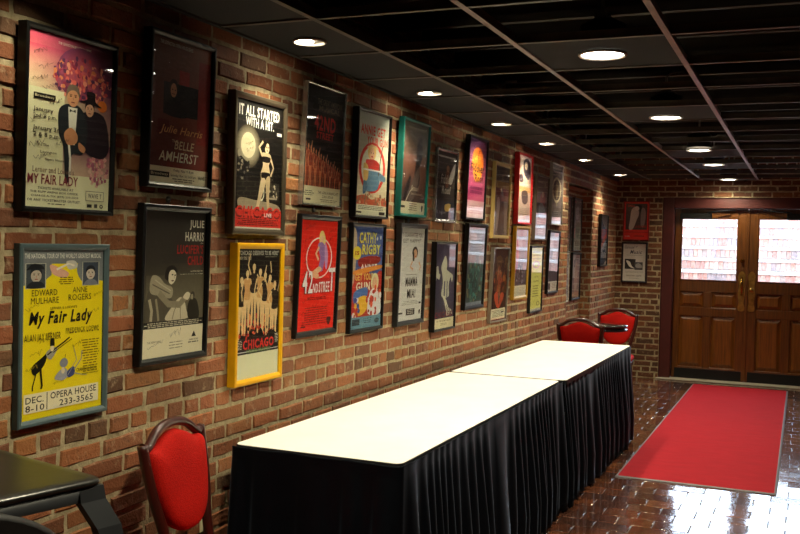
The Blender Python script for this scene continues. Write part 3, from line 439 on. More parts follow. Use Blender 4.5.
Q_ = [('q', '55585c', '5a5c60', '1f3a3c', '15302f'), ('sc', .05, .45, .95, .96, 70, .05, ['2c5a58', '1a3a3a', '447a74', '152a2a', '6a6a50']), ('fig', .3, .5, .44, '4a7a74', '1a3a3a', '2c5a58', '101c1c', 1, 1.2), ('fig', .68, .48, .44, '5a8a80', '244a48', '1a3a3a', '101c1c', 2, 1.2), ('g', .1, .05, .9, .3, 6, '70747a', .6), ('r', .04, .955, .96, 1, '6a7280')]
R_ = [('q', '3a2620', '452c24', '2c1614', '20100f'), ('sc', .15, .25, .9, .78, 60, .06, ['5c2418', '8a3a20', '3a1712', '6e2c1c', '9c5a2a', '2a1210']), ('fig', .5, .28, .45, 'b08058', '7a2c1c', '8a5a3a', '1c0e0c', 1, 1.4), ('b', [(.2, .66), (.4, .6), (.5, .78), (.64, .62), (.84, .66), (.5, .84)], 'b0482a'), ('t', 'THE MUSICAL', .3, .16, .7, .19, '9c7a4a', .01), ('r', 0, .83, 1, 1, '2c1a16'), ('r', .04, .835, .96, .985, 'd9d2b2'), ('g', .1, .86, .9, .96, 5, '5a5440', .4), ('r', .7, .88, .9, .9, '26221a')]
S_ = [('r', 0, 0, 1, 1, 'c9b0a2'), ('b', [(.42, .06), (.8, .04), (.92, .2), (.8, .34), (.5, .3), (.36, .18)], '3c3440'), ('e', .58, .14, .12, .06, 'd8bca0'), ('s', .1, .1, .22, .04, '6a3a34'), ('s', .1, .18, .2, .04, '6a3a34'), ('b', [(.1, .3), (.3, .28), (.38, .38), (.14, .4)], '4a3e48'), ('r', 0, .46, 1, .54, 'c49a62'), ('b', [(.3, .54), (.7, .52), (.78, .66), (.6, .72), (.36, .7)], '3c3238'), ('g', .1, .78, .9, .95, 6, 'b09a92', .4)]
T_ = [('q', '54484c', '5c5054', '6a5c5e', '5e5254'), ('t', 'THE MUSICAL', .12, .06, .7, .1, '9a8c8a', .02), ('b', [(.4, .3), (.7, .24), (.84, .34), (.76, .46), (.44, .46)], '8a4a50'), ('b', [(.3, .46), (.6, .42), (.86, .54), (.8, .66), (.36, .64)], '8a8c94'), ('e', .6, .28, .1, .05, 'b89a8c'), ('g', .15, .7, .85, .92, 6, '8a7c7c', .4)]
U_ = [('q', '4a3e3c', '54484a', '7a6e6e', '6a5e5e'), ('g', .1, .05, .9, .22, 3, '8a7a76', .5), ('e', .5, .42, .42, .22, 'c2b492', .82), ('e', .5, .42, .34, .18, '40302c'), ('b', [(.42, .32), (.56, .28), (.62, .42), (.56, .56), (.44, .54)], '8a7a5c'), ('fig', .5, .32, .2, 'c9b48e', '6a5440', '4a3a30', '1c1410', 1, 1.2), ('l', [(.5, .62), (.52, .7)], .02, 'a8986c'), ('g', .12, .78, .88, .95, 5, '9a8e8c', .4)]
X_ = [('q', '8a4a54', '6a5c70', '45404a', '504a50'), ('b', [(.04, .2), (.2, .14), (.3, .4), (.22, .6), (.06, .62)], 'b0344a'), ('sc', .1, .55, .9, .82, 36, .04, ['2c2a30', '6a6670', '9a949c', '3a3640']), ('r', 0, .84, 1, 1, 'd9d2bc'), ('g', .1, .87, .9, .96, 4, 'a8a08c', .4), ('fig', .5, .5, .3, 'b5a8a4', '3a3640', '2c2a30', '1a181c', 0, 1.4)]
Y_ = [('r', 0, 0, 1, 1, 'd9d873'), ('g', .1, .06, .9, .22, 3, 'b0a860', .4), ('e', .5, .27, .3, .06, 'd8a0a0', .7), ('t', 'FOR THE', .35, .45, .7, .475, '55522a', .02), ('t', 'SEASON', .3, .52, .75, .545, '55522a', .02), ('g', .2, .6, .8, .8, 5, '7a7638', .35), ('e', .74, .89, .13, .035, '6a6630', .75), ('s', .14, .9, .3, .02, '6a6630'), ('r', 0, .965, 1, 1, 'c2c0b4')]
Z_ = [('q', '6a6474', '5e5a6c', '3a3848', '44404e'), ('g', .1, .06, .9, .5, 8, '7c7686', .5), ('b', [(.2, .6), (.6, .5), (.9, .66), (.8, .82), (.2, .82)], '35333f'), ('r', 0, .83, 1, 1, 'ccc9be'), ('r', .06, .86, .32, .97, '3a3844'), ('g', .45, .86, .92, .96, 4, '8a8678', .4)]
W_ = [('r', 0, 0, 1, 1, '1d2430'), ('b', [(.3, .3), (.6, .2), (.8, .4), (.5, .56), (.2, .6)], '4a5a70'), ('b', [(.2, .56), (.7, .38), (.8, .44), (.3, .64)], 'b0483a'), ('b', [(.2, .66), (.74, .5), (.8, .56), (.26, .74)], '8a94a4'), ('b', [(.1, .8), (.8, .66), (.85, .76), (.3, .88)], '2f3d55'), ('g', .15, .9, .85, .96, 2, '55606e', .4)]
V2_ = [('q', '6c7078', '8a8e96', 'a8a894', '8a9488'), ('b', [(.3, .2), (.6, .14), (.7, .3), (.5, .4), (.3, .36)], 'b8bcc4'), ('b', [(.3, .5), (.8, .46), (.8, .7), (.4, .74)], '6e7c70'), ('g', .15, .8, .85, .94, 4, '55584e', .4)]
V4_ = [('q', '8a7c8c', '9a8c96', '8c7264', '7a6a66'), ('b', [(.3, .3), (.7, .2), (.76, .6), (.5, .86), (.3, .7)], 'a88a86'), ('g', .3, .06, .9, .16, 2, '4a424c', .4), ('r', .06, .86, .94, .96, 'b08a70')]
V1_ = [('q', '55585e', '6c6e72', '8a7c66', '5c5044'), ('e', .5, .5, .4, .3, 'a08662', .85), ('g', .2, .86, .8, .95, 3, '3a342c', .4)]
V3_ = [('q', 'a8a4ac', 'b0acb4', '9a8ca0', 'a098a0'), ('b', [(.3, .4), (.7, .36), (.8, .7), (.3, .74)], '8a7c90'), ('r', 0, .88, 1, 1, 'c9c6bc')]
AA_ = [('r', 0, 0, 1, 1, 'd8352c'), ('r', .06, .04, .94, .74, '4a3c38'), ('b', [(.3, .2), (.5, .12), (.6, .3), (.5, .5), (.36, .72), (.2, .72), (.24, .46)], 'c4b8ac'), ('e', .52, .17, .09, .06, 'd4c8bc'), ('b', [(.7, .2), (.84, .18), (.88, .4), (.8, .66), (.68, .6)], '8a807a'), ('b', [(.4, .1), (.7, .08), (.66, .3), (.6, .12)], '141110'), ('t', 'OPERA', .14, .07, .42, .13, 'e8483c', .02), ('t', 'LA BOHEME', .44, .62, .9, .69, 'a82c24', .01, .2), ('t', 'UK OPERA', .04, .9, .24, .94, 'cfc0b4', .02), ('g', .34, .9, .9, .94, 1, '5a1410', .5), ('r', 0, .80, 1, .81, '6a1614')]
BB_ = [('r', 0, 0, 1, 1, 'b9b5ac'), ('t', 'Carousel', .06, .05, .5, .13, '3a3848', .01, .3), ('t', 'of', .54, .05, .64, .1, '3a3848', .01, .3), ('t', 'Music', .3, .17, .84, .27, '2c2a36', .02, .3), ('g', .1, .3, .9, .33, 1, '7a7870', .4), ('r', .08, .41, .56, .68, '1f1d1c'), ('r', .52, .49, .88, .7, '3c3a3c'), ('b', [(.14, .46), (.3, .48), (.4, .6), (.52, .66), (.3, .62)], 'c9c4ba'), ('b', [(.56, .56), (.7, .52), (.84, .58), (.84, .64), (.6, .64)], '8a8884'), ('g', .1, .74, .9, .8, 2, '8a887e', .4), ('t', 'SINGLETARY CENTER', .16, .84, .84, .88, '55534c', .02), ('g', .2, .92, .8, .95, 1, '8a887e', .5)]
PT = [
 ('poster in thin black frame with rosy flowers, man in tuxedo and woman in dark hat', 'left', 2.048, 2.435, 1.586, 2.123, .011, '050505', .016, .036, A_, {}),
 ('bright yellow theatre poster in grey-blue frame with handwritten date card along its bottom', 'left', 2.055, 2.435, .961, 1.495, 0, '46565a', .02, .024, B_, {}),
 ('dark maroon poster with gold script title in black frame, above the clown poster', 'left', 2.60, 2.98, 1.693, 2.226, .012, '050505', .018, .036, C_, dict(gl='acrylic')),
 ('black and white poster of woman in black bikini with red title strip, dark bronze frame', 'left', 3.123, 3.528, 1.541, 2.098, .004, '5c5243', .024, .036, D_, dict(rough=.35, metal=.6)),
 ('dark grey poster with seated white-collared clown and red title, wide black frame', 'left', 2.584, 2.98, 1.084, 1.636, .011, '060606', .022, .028, E_, dict(gl='glass')),
 ('poster with row of dancers above red title in bright yellow frame', 'left', 3.160, 3.528, .939, 1.508, .002, 'e0a80c', .024, .036, F_, {}),
 ('dark poster with long chorus line and red numerals in thin silver frame', 'left', 3.694, 4.079, 1.684, 2.229, .018, 'b5b2aa', .008, .026, G_, dict(rough=.25, metal=.9)),
 ('pale blue-green poster with red title and red ring around blonde cowgirl, black frame', 'left', 4.211, 4.616, 1.646, 2.188, .012, '060505', .013, .036, H_, {}),
 ('brown and grey poster in teal green frame', 'left', 4.775, 5.177, 1.672, 2.215, .019, '0b524b', .016, .034, I_, dict(gl='acrylic')),
 ('bright red poster with white oval and big white title, black frame', 'left', 3.662, 4.067, 1.089, 1.642, .018, '080707', .022, .022, J_, dict(mat_col='6a625c', matw=.005)),
 ('multicoloured poster with yellow lettering and blue bottom strip in black frame', 'left', 4.203, 4.608, 1.068, 1.619, .009, '080707', .018, .024, K_, {}),
 ('white poster with dark-haired woman above black title, charcoal frame', 'left', 4.78, 5.185, 1.062, 1.634, .015, '1c1c1d', .026, .03, L_, {}),
 ('small dark poster in silver frame with white script title, beside the orange sun poster', 'left', 5.356, 5.729, 1.658, 2.108, .011, 'b0ada6', .018, .02, M_, dict(rough=.25, metal=.9)),
 ('pink and purple poster with big orange sun disc in black frame', 'left', 5.883, 6.283, 1.690, 2.244, .019, '060505', .014, .034, N_, {}),
 ('faded grey-brown poster in pale gold wood frame, left of the red frame', 'left', 6.50, 6.90, 1.574, 2.124, .012, 'a58a52', .024, .028, O_, {}),
 ('dark violet poster with pale figures and piano keys, black frame', 'left', 5.345, 5.728, .988, 1.536, .006, '060505', .014, .034, P_, {}),
 ('grey and dark green poster in broad black frame, left of the fiery red-brown poster', 'left', 5.915, 6.321, 1.089, 1.666, .017, '08090a', .026, .03, Q_, {}),
 ('dark poster of fiery red-brown figure in thin bronze and silver frame', 'left', 6.492, 6.897, .964, 1.509, .019, '9a9488', .012, .026, R_, dict(rough=.3, metal=.8)),
 ('pale poster in bright red frame high on the wall', 'left', 7.085, 7.489, 1.692, 2.245, .004, 'a3161a', .016, .04, S_, {}),
 ('muted grey-mauve poster in thin brown frame, right of the red frame', 'left', 7.635, 8.037, 1.574, 2.116, .015, '4e4138', .012, .03, T_, {}),
 ('poster with pale oval wreath in thin grey frame, upper row last before the wall niche', 'left', 8.19, 8.596, 1.716, 2.263, .002, '8a8178', .012, .03, U_, {}),
 ('poster with grey crowd scene in shiny gold frame below the red frame', 'left', 7.058, 7.463, 1.104, 1.678, .011, 'b28a2a', .026, .03, X_, dict(rough=.3, metal=.5)),
 ('pale yellow flyer in narrow black frame', 'left', 7.562, 7.955, .972, 1.526, .005, '1b1a18', .014, .026, Y_, {}),
 ('violet-grey poster in black frame, lower row last before the wall niche', 'left', 8.125, 8.515, 1.109, 1.667, .014, '08080a', .02, .026, Z_, {}),
 ('dark blue poster with red stripe on the lit brick beyond the wall niche', 'left', 10.40, 10.81, 1.320, 1.893, .005, '08080a', .016, .034, W_, {}),
 ('upper far poster in the wall niche, silvery green print', 'niche', 9.62, 9.99, 1.485, 2.03, .005, '4a4844', .012, .022, V2_, {}),
 ('lower far poster in the wall niche, mauve print in black frame', 'niche', 9.58, 9.98, .98, 1.47, .005, '131210', .022, .026, V4_, {}),
 ('upper near poster in the wall niche, brown print in dark frame', 'niche', 9.12, 9.5, 1.47, 2.03, .005, '55514c', .014, .022, V1_, {}),
 ('lower near poster in the wall niche, pale print in grey frame', 'niche', 9.08, 9.46, .975, 1.462, .0, 'a09c96', .014, .022, V3_, {}),
 ('small red bordered poster with dark photograph on the end wall', 'end', -1.985, -1.681, 1.624, 2.087, .004, '8c1c18', .012, .02, AA_, {}),
 ('small pale grey poster with black photographs in dark frame on the end wall', 'end', -1.995, -1.691, 1.12, 1.602, .004, '241c20', .022, .022, BB_, {}),
]
for k, p in enumerate(PT):
    if p[1] == 'left': p = p[:2] + (p[2] + .011, p[3] + .011) + p[4:]
    poster(*p[:11], seed=k + 3, **p[11])

# picture hooks just above some of the frames
for k, (y, z, l) in enumerate(((2.775, 1.655, 'round grey picture hook above the clown poster'), (3.86, 1.665, 'small picture hook above the red oval poster'), (4.99, 1.652, 'small picture hook above the white poster with charcoal frame'))):
    m = MB(); m.lathe([(0, 0), (.012, 0), (.012, .004), (.009, .007), (.003, .008), (.003, .012), (0, .012)], n=16)
    m.v = [(z_, y_, x_) for x_, y_, z_ in m.v]
    tag(m.build('picture_hook', M['steel'], None, (-2.068, y, z)), l, 'hook', 'picture hooks above the frames')

# ------------------------------------------------------------------ brickwork
BC = [hx(c) for c in ('9a5636', '8e4e32', '864a30', '9e6240', '7a4632', '744230', '9c5c3a', '824c34', '925036', '63402f', 'a4683f', '8c5236')]
def cut(iv, a, b):
    out = []
    for x0, x1 in iv:
        if b <= x0 or a >= x1: out.append((x0, x1)); continue
        if a > x0: out.append((x0, a))
        if b < x1: out.append((b, x1))
    return out
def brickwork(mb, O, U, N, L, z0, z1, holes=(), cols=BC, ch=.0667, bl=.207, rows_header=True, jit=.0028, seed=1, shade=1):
    r = random.Random(seed); O, U, N = Vector(O), Vector(U), Vector(N); Z = Vector((0, 0, 1))
    i = int(math.floor(z0 / ch + 1e-6))
    while i * ch < z1 - 1e-6:
        a, b = max(i * ch, z0), min((i + 1) * ch, z1); zc = (a + b) / 2
        iv = [(0, L)]
        for h in holes:
            if h[2] <= zc <= h[3]: iv = cut(iv, h[0], h[1])
        for x0, x1 in iv:
            q = [O + U * x + Z * z - N * .0015 for x, z in ((x0, a), (x1, a), (x1, b), (x0, b))]
            mb.add(q, [(0, 1, 2, 3)], (.5, .5, .5, 1), 1)
        step = bl / 2 if (rows_header and i % 6 == 1) else bl
        x = -(r.random() * .02 + (step / 2 if i % 2 else 0)) - step
        while x < L:
            st = step * r.uniform(.95, 1.05)
            for x0, x1 in iv:
                u0, u1 = max(x, x0) + .0062 * (x >= x0) + .001, min(x + st, x1) - .0062 * (x + st <= x1) - .001
                if u1 - u0 < .018 or b - a < .02: continue
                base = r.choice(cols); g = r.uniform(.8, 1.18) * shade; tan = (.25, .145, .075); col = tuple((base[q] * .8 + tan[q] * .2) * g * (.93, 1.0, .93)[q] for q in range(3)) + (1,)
                c0, c1 = a + .0068 + r.uniform(-.001, .0012), b - .0068 + r.uniform(-.0012, .001); um, cm = (u0 + u1) / 2, (c0 + c1) / 2
                ol = [(u0, c0), (u0 * .67 + u1 * .33, c0), (u0 * .33 + u1 * .67, c0), (u1, c0), (u1, cm), (u1, c1), (u0 * .33 + u1 * .67, c1), (u0 * .67 + u1 * .33, c1), (u0, c1), (u0, cm)]
                ol = [(p + r.uniform(-jit, jit), s + r.uniform(-jit, jit)) for p, s in ol]; n0 = r.uniform(-.002, .0022); tx = r.uniform(-.002, .002)
                R0, R1, R2 = [], [], []
                for p, s in ol:
                    R0.append(O + U * p + Z * s - N * .02); R1.append(O + U * p + Z * s + N * (n0 - .003))
                    kx, kz = (p - um), (s - cm); sx = 1 - .005 / max(.01, (u1 - u0) / 2); sz = 1 - .005 / max(.01, (c1 - c0) / 2)
                    R2.append(O + U * (um + kx * sx) + Z * (cm + kz * sz) + N * (n0 + .003 + tx * (1 if p > um else -1)))
                mb.rings([R0, R1, R2], 0, False, False, True, col); nb = len(mb.v)
                mb.f.append([nb - 10 + k for k in range(10)]); mb.m.append(0); mb.sm.append(False)
            x += st
        i += 1

w = MB()
XW, Y0, YE = -2.07, -2.5, 11.52
NA, NB, NZ = 8.98, 10.10, 2.113
brickwork(w, (XW, Y0, 0), (0, 1, 0), (1, 0, 0), YE - Y0 + .02, 0, 2.95, [(NA - Y0, NB - Y0, 0, NZ)], seed=11)
brickwork(w, (-2.18, NA, 0), (0, 1, 0), (1, 0, 0), NB - NA, 0, NZ, seed=12)
brickwork(w, (-2.18, NB, 0), (1, 0, 0), (0, -1, 0), .11, 0, NZ, seed=13, bl=.11, rows_header=False)
brickwork(w, (-2.18, NA, 0), (1, 0, 0), (0, 1, 0), .11, 0, NZ, seed=14, bl=.11, rows_header=False)
w.add([(-2.19, NA, NZ), (XW - .004, NA, NZ), (XW - .004, NB, NZ), (-2.19, NB, NZ)], [(0, 1, 2, 3)], (.5, .5, .5, 1), 1)
w.box((-2.36, Y0 - .1, 0), (-2.21, YE + .16, 2.95), 1)
tag(w.build('wall_left', [M['brick'], M['mortar']], fix=False), kind='structure')
w = MB()
DX0, DX1, DZ = -1.535, .37, 2.14
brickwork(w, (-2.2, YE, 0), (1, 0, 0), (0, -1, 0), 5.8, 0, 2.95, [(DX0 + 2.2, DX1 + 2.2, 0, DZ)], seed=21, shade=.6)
w.box((-2.3, YE + .03, 0), (DX0, YE + .16, 2.95), 1); w.box((DX1, YE + .03, 0), (3.7, YE + .16, 2.95), 1); w.box((DX0, YE + .03, DZ), (DX1, YE + .16, 2.95), 1)
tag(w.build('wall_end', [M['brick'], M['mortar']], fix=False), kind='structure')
w = MB(); w.box((3.5, Y0 - .1, 0), (3.62, YE + .1, 2.95)); tag(w.build('wall_right', M['plaster']), kind='structure')
w = MB(); w.box((-2.3, Y0 - .15, 0), (3.6, Y0, 2.95)); tag(w.build('wall_back', M['plaster']), kind='structure')

# floor: sealed brick pavers
w = MB(); r = random.Random(5)
PC = [hx(c) for c in ('74442c', '824c32', '643a2a', '8c5638', '5a382c', '7a4630')]
w.box((-2.2, Y0 - .1, -.12), (3.6, YE + .14, -.0035), 1)
y = Y0; row = 0
while y < YE:
    x = -2.07 - (.097 if row % 2 else 0) - r.uniform(0, .012)
    while x < 3.5:
        x0, x1, y0, y1 = max(x, -2.07) + .0022, x + .194 - .0022, y + .0022, min(y + .15, YE + .02) - .0022
        if x1 - x0 > .03 and y1 - y0 > .03 :
            h = r.uniform(-.0012, .0006); tx, ty = r.gauss(0, .006), r.gauss(0, .006); c = r.choice(PC); g = r.uniform(.75, 1.2); xc, yc = (x0 + x1) / 2, (y0 + y1) / 2
            rg = []
            for q, dz in ((0, -.008), (0, -.003), (.0012, -.0008), (.0035, 0)):
                rg.append([(px, py, h + dz + (px - xc) * tx + (py - yc) * ty) for px, py in ((x0 + q, y0 + q), (x1 - q, y0 + q), (x1 - q, y1 - q), (x0 + q, y1 - q))])
            col = (c[0] * g, c[1] * g, c[2] * g, 1)
            w.rings(rg, 0, False, True, True, col); nb = len(w.v); w.f.append([nb - 4, nb - 3, nb - 2, nb - 1]); w.m.append(0); w.sm.append(False)
        x += .194
    y += .15; row += 1
tag(w.build('floor', [M['paver'], M['grout']], fix=False), kind='structure')

# ------------------------------------------------------------------ ceiling
ZC = 2.32
w = MB(); w.box((-2.3, Y0 - .1, 2.95), (3.6, YE + .14, 3.05)); ceil = w.build('ceiling', M['deck']); tag(ceil, kind='structure')
TX = [-1.65, -1.08, -.49, .12, .73, 1.34, 1.95, 2.56, 3.17]
for x in TX:
    w = MB(); w.box((x - .012, Y0, ZC), (x + .012, YE - .25, ZC + .006)); w.box((x - .003, Y0, ZC + .006), (x + .003, YE - .25, ZC + .04))
    w.build('main_tee', M['tee_dark' if x == TX[0] else 'tee'], ceil, fix=False)  # tee nearest the left wall is darker: its shadow is put into the colour
TY = [round(3.06 + .61 * k, 3) for k in range(-9, 14)]
TY[-1] = 10.99
for y in TY:
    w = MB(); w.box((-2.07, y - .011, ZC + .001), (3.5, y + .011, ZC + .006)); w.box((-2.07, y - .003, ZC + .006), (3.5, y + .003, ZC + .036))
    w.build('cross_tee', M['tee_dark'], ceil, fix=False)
w = MB(); w.box((-2.064, Y0, ZC - .002), (-2.045, YE - .02, ZC + .02)); w.build('wall_angle', M['joist'], ceil)
for k in range(24):
    y = -1.9 + k * .56 + .3
    w = MB(); w.box((-2.06, y - .02, 2.62), (3.5, y + .02, 2.66)); w.box((-2.06, y - .004, 2.66), (3.5, y + .004, 2.92)); w.box((-2.06, y - .02, 2.90), (3.5, y + .02, 2.94))
    w.build('joist', M['joist'], ceil, fix=False)
def panel(x0, x1, y0, y1):
    w = MB(); w.box((x0 + .004, y0 + .004, ZC + .0065), (x1 - .004, y1 - .004, ZC + .02)); w.build('ceiling_panel', M['tile_black'], ceil)
def cell(y):
    for a, b in zip(TY, TY[1:]):
        if a <= y < b: return a, b
    return TY[-1], YE - .02
LY = [2.07, 3.39, 4.72, 6.03, 7.25, 8.66, 10.45]
RY = [1.97, 3.97, 5.95, 7.94, 9.29, 11.22]
for y in [TY[k] + .3 for k in range(len(TY) - 1)]:
    panel(-2.05, TX[0], *cell(y))
for y in RY:
    if y < 11: panel(TX[1], TX[2], *cell(y))
panel(TX[1], TX[2], 10.99, 11.48)
w = MB(); w.box((TX[1], 10.985, ZC - .012), (TX[2], 11.03, ZC - .001)); w.build('edge_trim', M['tee'], ceil)

def downlight(big):
    t = empty('recessed_downlight', (0, 0, ZC), 0, 'x', 'ceiling light', 'recessed downlights in the black ceiling')
    Rr, ri = (.1, .087) if big else (.068, .058)
    MB().lathe([(ri, .004), (ri, -.003), (Rr - .004, -.006), (Rr, -.002), (Rr, .005)], n=40).build('trim_ring', M['white_trim'], t)
    if big:
        MB().lathe([(0, .006), (ri * .99, .006), (ri * .99, .003), (ri * .6, -.004), (0, -.007)], n=40).build('lens', M['lamp_lens'], t)
    else:
        m = MB(); out = [[(r_ * math.cos(2 * PI * k / 32), r_ * math.sin(2 * PI * k / 32), z_) for k in range(32)] for r_, z_ in ((ri, .0), (ri * .93, .018), (ri * .7, .045), (.02, .055), (.001, .055))]
        m.rings(out, 0, False); m.build('reflector', M['white_trim'], t)
        m = MB(); m.lathe([(0, -.008), (.02, -.006), (.032, .0), (.034, .012), (.028, .028), (.016, .042), (0, .044)], (-.02, .0, .002), n=24); m.build('bulb', M['lamp_bulb'], t)
    m = MB(); out = [[(r_ * math.cos(2 * PI * k / 24), r_ * math.sin(2 * PI * k / 24), z_) for k in range(24)] for r_, z_ in ((Rr - .006, .02), (Rr - .006, .12), (.04, .15), (.001, .15))]
    m.rings(out, 0, False); m.build('housing_can', M['black_metal'], t)
    m = MB(); m.tube([(.0, -.02, .14), (.0, -.02, .24), (.03, -.02, .27), (.10, -.02, .27)], .007, 8); m.box((-.03, -.05, .145), (.03, .0, .165)); m.build('conduit', M['steel'], t)
    return t
def lamp(parent, x, y, z, energy, size, blend, col=(1, .90, .63), tilt=(0, 0)):
    l = bpy.data.lights.new('downlight_beam', 'SPOT'); l.energy = energy; l.spot_size = math.radians(size); l.spot_blend = blend; l.shadow_soft_size = .05; l.color = col
    o = bpy.data.objects.new('downlight_beam', l); C.objects.link(o); o.location = (x, y, z); o.rotation_euler = (tilt[0], tilt[1], 0); return o
big = downlight(True); small = downlight(False)
names_r = {1.97: None, 3.97: 'nearest of the big round ceiling lights with white lens', 5.95: 'second nearest of the big round ceiling lights with white lens', 7.94: 'third nearest big round ceiling light with white lens, midway to the doors', 9.29: 'big round ceiling light second from the doors', 11.22: 'big round ceiling light right over the doors'}
names_l = {3.39: 'small round ceiling light above the yellow framed and black bikini posters', 4.72: 'small round ceiling light above the teal framed poster', 6.03: 'small round ceiling light above the orange sun poster', 7.25: 'small round ceiling light above the red framed poster', 8.66: 'small round ceiling light above the oval wreath poster', 10.45: 'small round ceiling light nearest the end wall corner'}
E_R, E_L = 92, 52
first = True
for y in RY:
    lamp(None, -.79, y, ZC - .02, E_R * (.45 if y > 11 else .6 if y > 9 else 1), 152 if y > 11 else 142, .6)
    if names_r[y]:
        if first: big.location = (-.79, y, ZC); big['label'] = names_r[y]; first = False
        else: dup(big, (-.79, y, ZC), 0, names_r[y])
first = True
for y in LY:
    lamp(None, -1.85, y, ZC - .012, E_L * (.3 if y < 3 else 1), 116, .7)
    if y in names_l:
        if first: small.location = (-1.85, y, ZC); small['label'] = names_l[y]; first = False
        else: dup(small, (-1.85, y, ZC), 0, names_l[y])

# ------------------------------------------------------------------ doors
YD = YE + .10
w = MB()
w.box((DX0, YE + .025, 0), (DX0 + .13, YE + .18, DZ), 0, .006); w.box((DX1 - .13, YE + .025, 0), (DX1, YE + .18, DZ), 0, .006); w.box((DX0 + .13, YE + .025, 2.01), (DX1 - .13, YE + .18, DZ), 0, .006)
w.box((DX0 + .13, YE + .15, 0), (DX0 + .145, YE + .18, 2.01)); w.box((DX1 - .145, YE + .15, 0), (DX1 - .13, YE + .18, 2.01))
tag(w.build('trim_1', M['frame_paint'], fix=False), kind='structure')
w = MB(); w.box((DX0 - .02, YE - .06, .0), (DX1 + .02, YE + .18, .016), 0, .004); tag(w.build('trim_2', M['sill']), kind='structure')
def leaf(name, x0, x1, side):
    """side = +1: latch on the right edge"""
    d = MB(); yA, yB = YD, YD + .045; wl = .065 if side > 0 else .12; wr = .12 if side > 0 else .065
    wl, wr = (.07, .105) if side > 0 else (.105, .07)
    zt, zb = 2.008, .018
    d.box((x0, yA, zb), (x0 + wl, yB, zt), 0, .003); d.box((x1 - wr, yA, zb), (x1, yB, zt), 0, .003)
    ia, ib = x0 + wl, x1 - wr; mid = (ia + ib) / 2
    for a, b in ((1.90, zt), (1.04, 1.17), (.755, .855), (zb, .155)): d.box((ia, yA, a), (ib, yB, b), 0, .003)
    for a, b in ((.855, 1.04), (.155, .755)): d.box((mid - .045, yA, a), (mid + .045, yB, b), 0, .003)
    o = d.build(name, M['door_wood'], fix=False); tag(o, kind='structure')
    for pa, pb in ((ia, mid - .045), (mid + .045, ib)):
        for a, b in ((.855, 1.04), (.155, .755)):
            p = MB(); q = [[(pa - e_, y_, a - e_), (pb + e_, y_, a - e_), (pb + e_, y_, b + e_), (pa - e_, y_, b + e_)] for e_, y_ in ((.0, yB - .005), (.0, yA + .026), (-.012, yA + .024), (-.045, yA + .008), (-.05, yA + .008))]
            p.rings(q, 0, True, False); p.build('door_panel', M['door_panel'], o)
    m = MB()
    for a, b in (((ia, yA - .004, 1.17), (ib, yA + .01, 1.182)), ((ia, yA - .004, 1.888), (ib, yA + .01, 1.9)), ((ia, yA - .004, 1.182), (ia + .012, yA + .01, 1.888)), ((ib - .012, yA - .004, 1.182), (ib, yA + .01, 1.888))): m.box(a, b)
    m.build('glazing_bead', M['door_wood'], o, fix=False)
    MB().box((ia, yA + .018, 1.17), (ib, yA + .024, 1.9)).build('window_pane', M['window'], o)
    MB().box((x0 + .03, yA - .003, .02), (x1 - .03, yA, .135), 0, .001).build('kick_plate', M['black_metal'], o)
    hx_ = x1 - .05 if side > 0 else x0 + .05
    pl = MB(); ol = [(-.022, 0), (.022, 0), (.03, .04), (.022, .1), (.03, .2), (.024, .3), (.032, .4), (.02, .44), (0, .46), (-.02, .44), (-.032, .4), (-.024, .3), (-.03, .2), (-.022, .1), (-.03, .04)]
    ol = [(a * 1.25, b) for a, b in smooth_loop(ol, 3)]; pl.rings([[(hx_ + a, y_, .835 + b) for a, b in ol] for y_ in (yA, yA - .004)], 0, True, False)
    pl.build('escutcheon_plate', M['brass'], o)
    if side > 0:
        k = MB(); k.tube([(hx_, yA - .004, 1.02), (hx_, yA - .03, 1.06), (hx_, yA - .05, 1.12), (hx_, yA - .045, 1.18), (hx_, yA - .004, 1.22)], .011, 10); k.build('pull_handle', M['bright_brass'], o)
        k = MB(); k.lathe([(0, 0), (.024, 0), (.024, .008), (.014, .014), (.014, .024), (0, .024)], n=20); k.v = [(hx_ + a, yA - c_, 1.412 + b) for a, b, c_ in k.v]; k.build('deadbolt', M['bright_brass'], o)
    else:
        k = MB(); k.lathe([(0, 0), (.018, 0), (.012, .02), (.022, .03), (.026, .045), (.018, .058), (0, .06)], n=20); k.v = [(hx_ + a, yA - c_, 1.08 + b) for a, b, c_ in k.v]; k.build('door_knob', M['brass'], o)
    # overhead closer on the hinge side
    h0 = x0 + .06 if side > 0 else x1 - .41
    k = MB(); k.box((h0, yA - .06, 1.885), (h0 + .35, yA, 1.955), 0, .006); k.build('door_closer', M['black_metal'], o)
    k = MB(); e = h0 + .3 if side > 0 else h0 + .05; s = 1 if side > 0 else -1
    k.tube([(e, yA - .04, 1.96), (e + s * .06, yA - .1, 1.972), (e + s * .24, yA - .06, 1.985), (e + s * .3, yA - .02, 1.99)], .008, 8); k.build('closer_arm', M['black_metal'], o)
    return o
leaf('door_1', -1.395, -.588, 1)
leaf('door_2', -.58, .232, -1)
k = MB(); k.box((-.60, YD - .012, .022), (-.57, YD, 2.0), 0, .003); tag(k.build('trim_3', M['door_wood']), kind='structure')

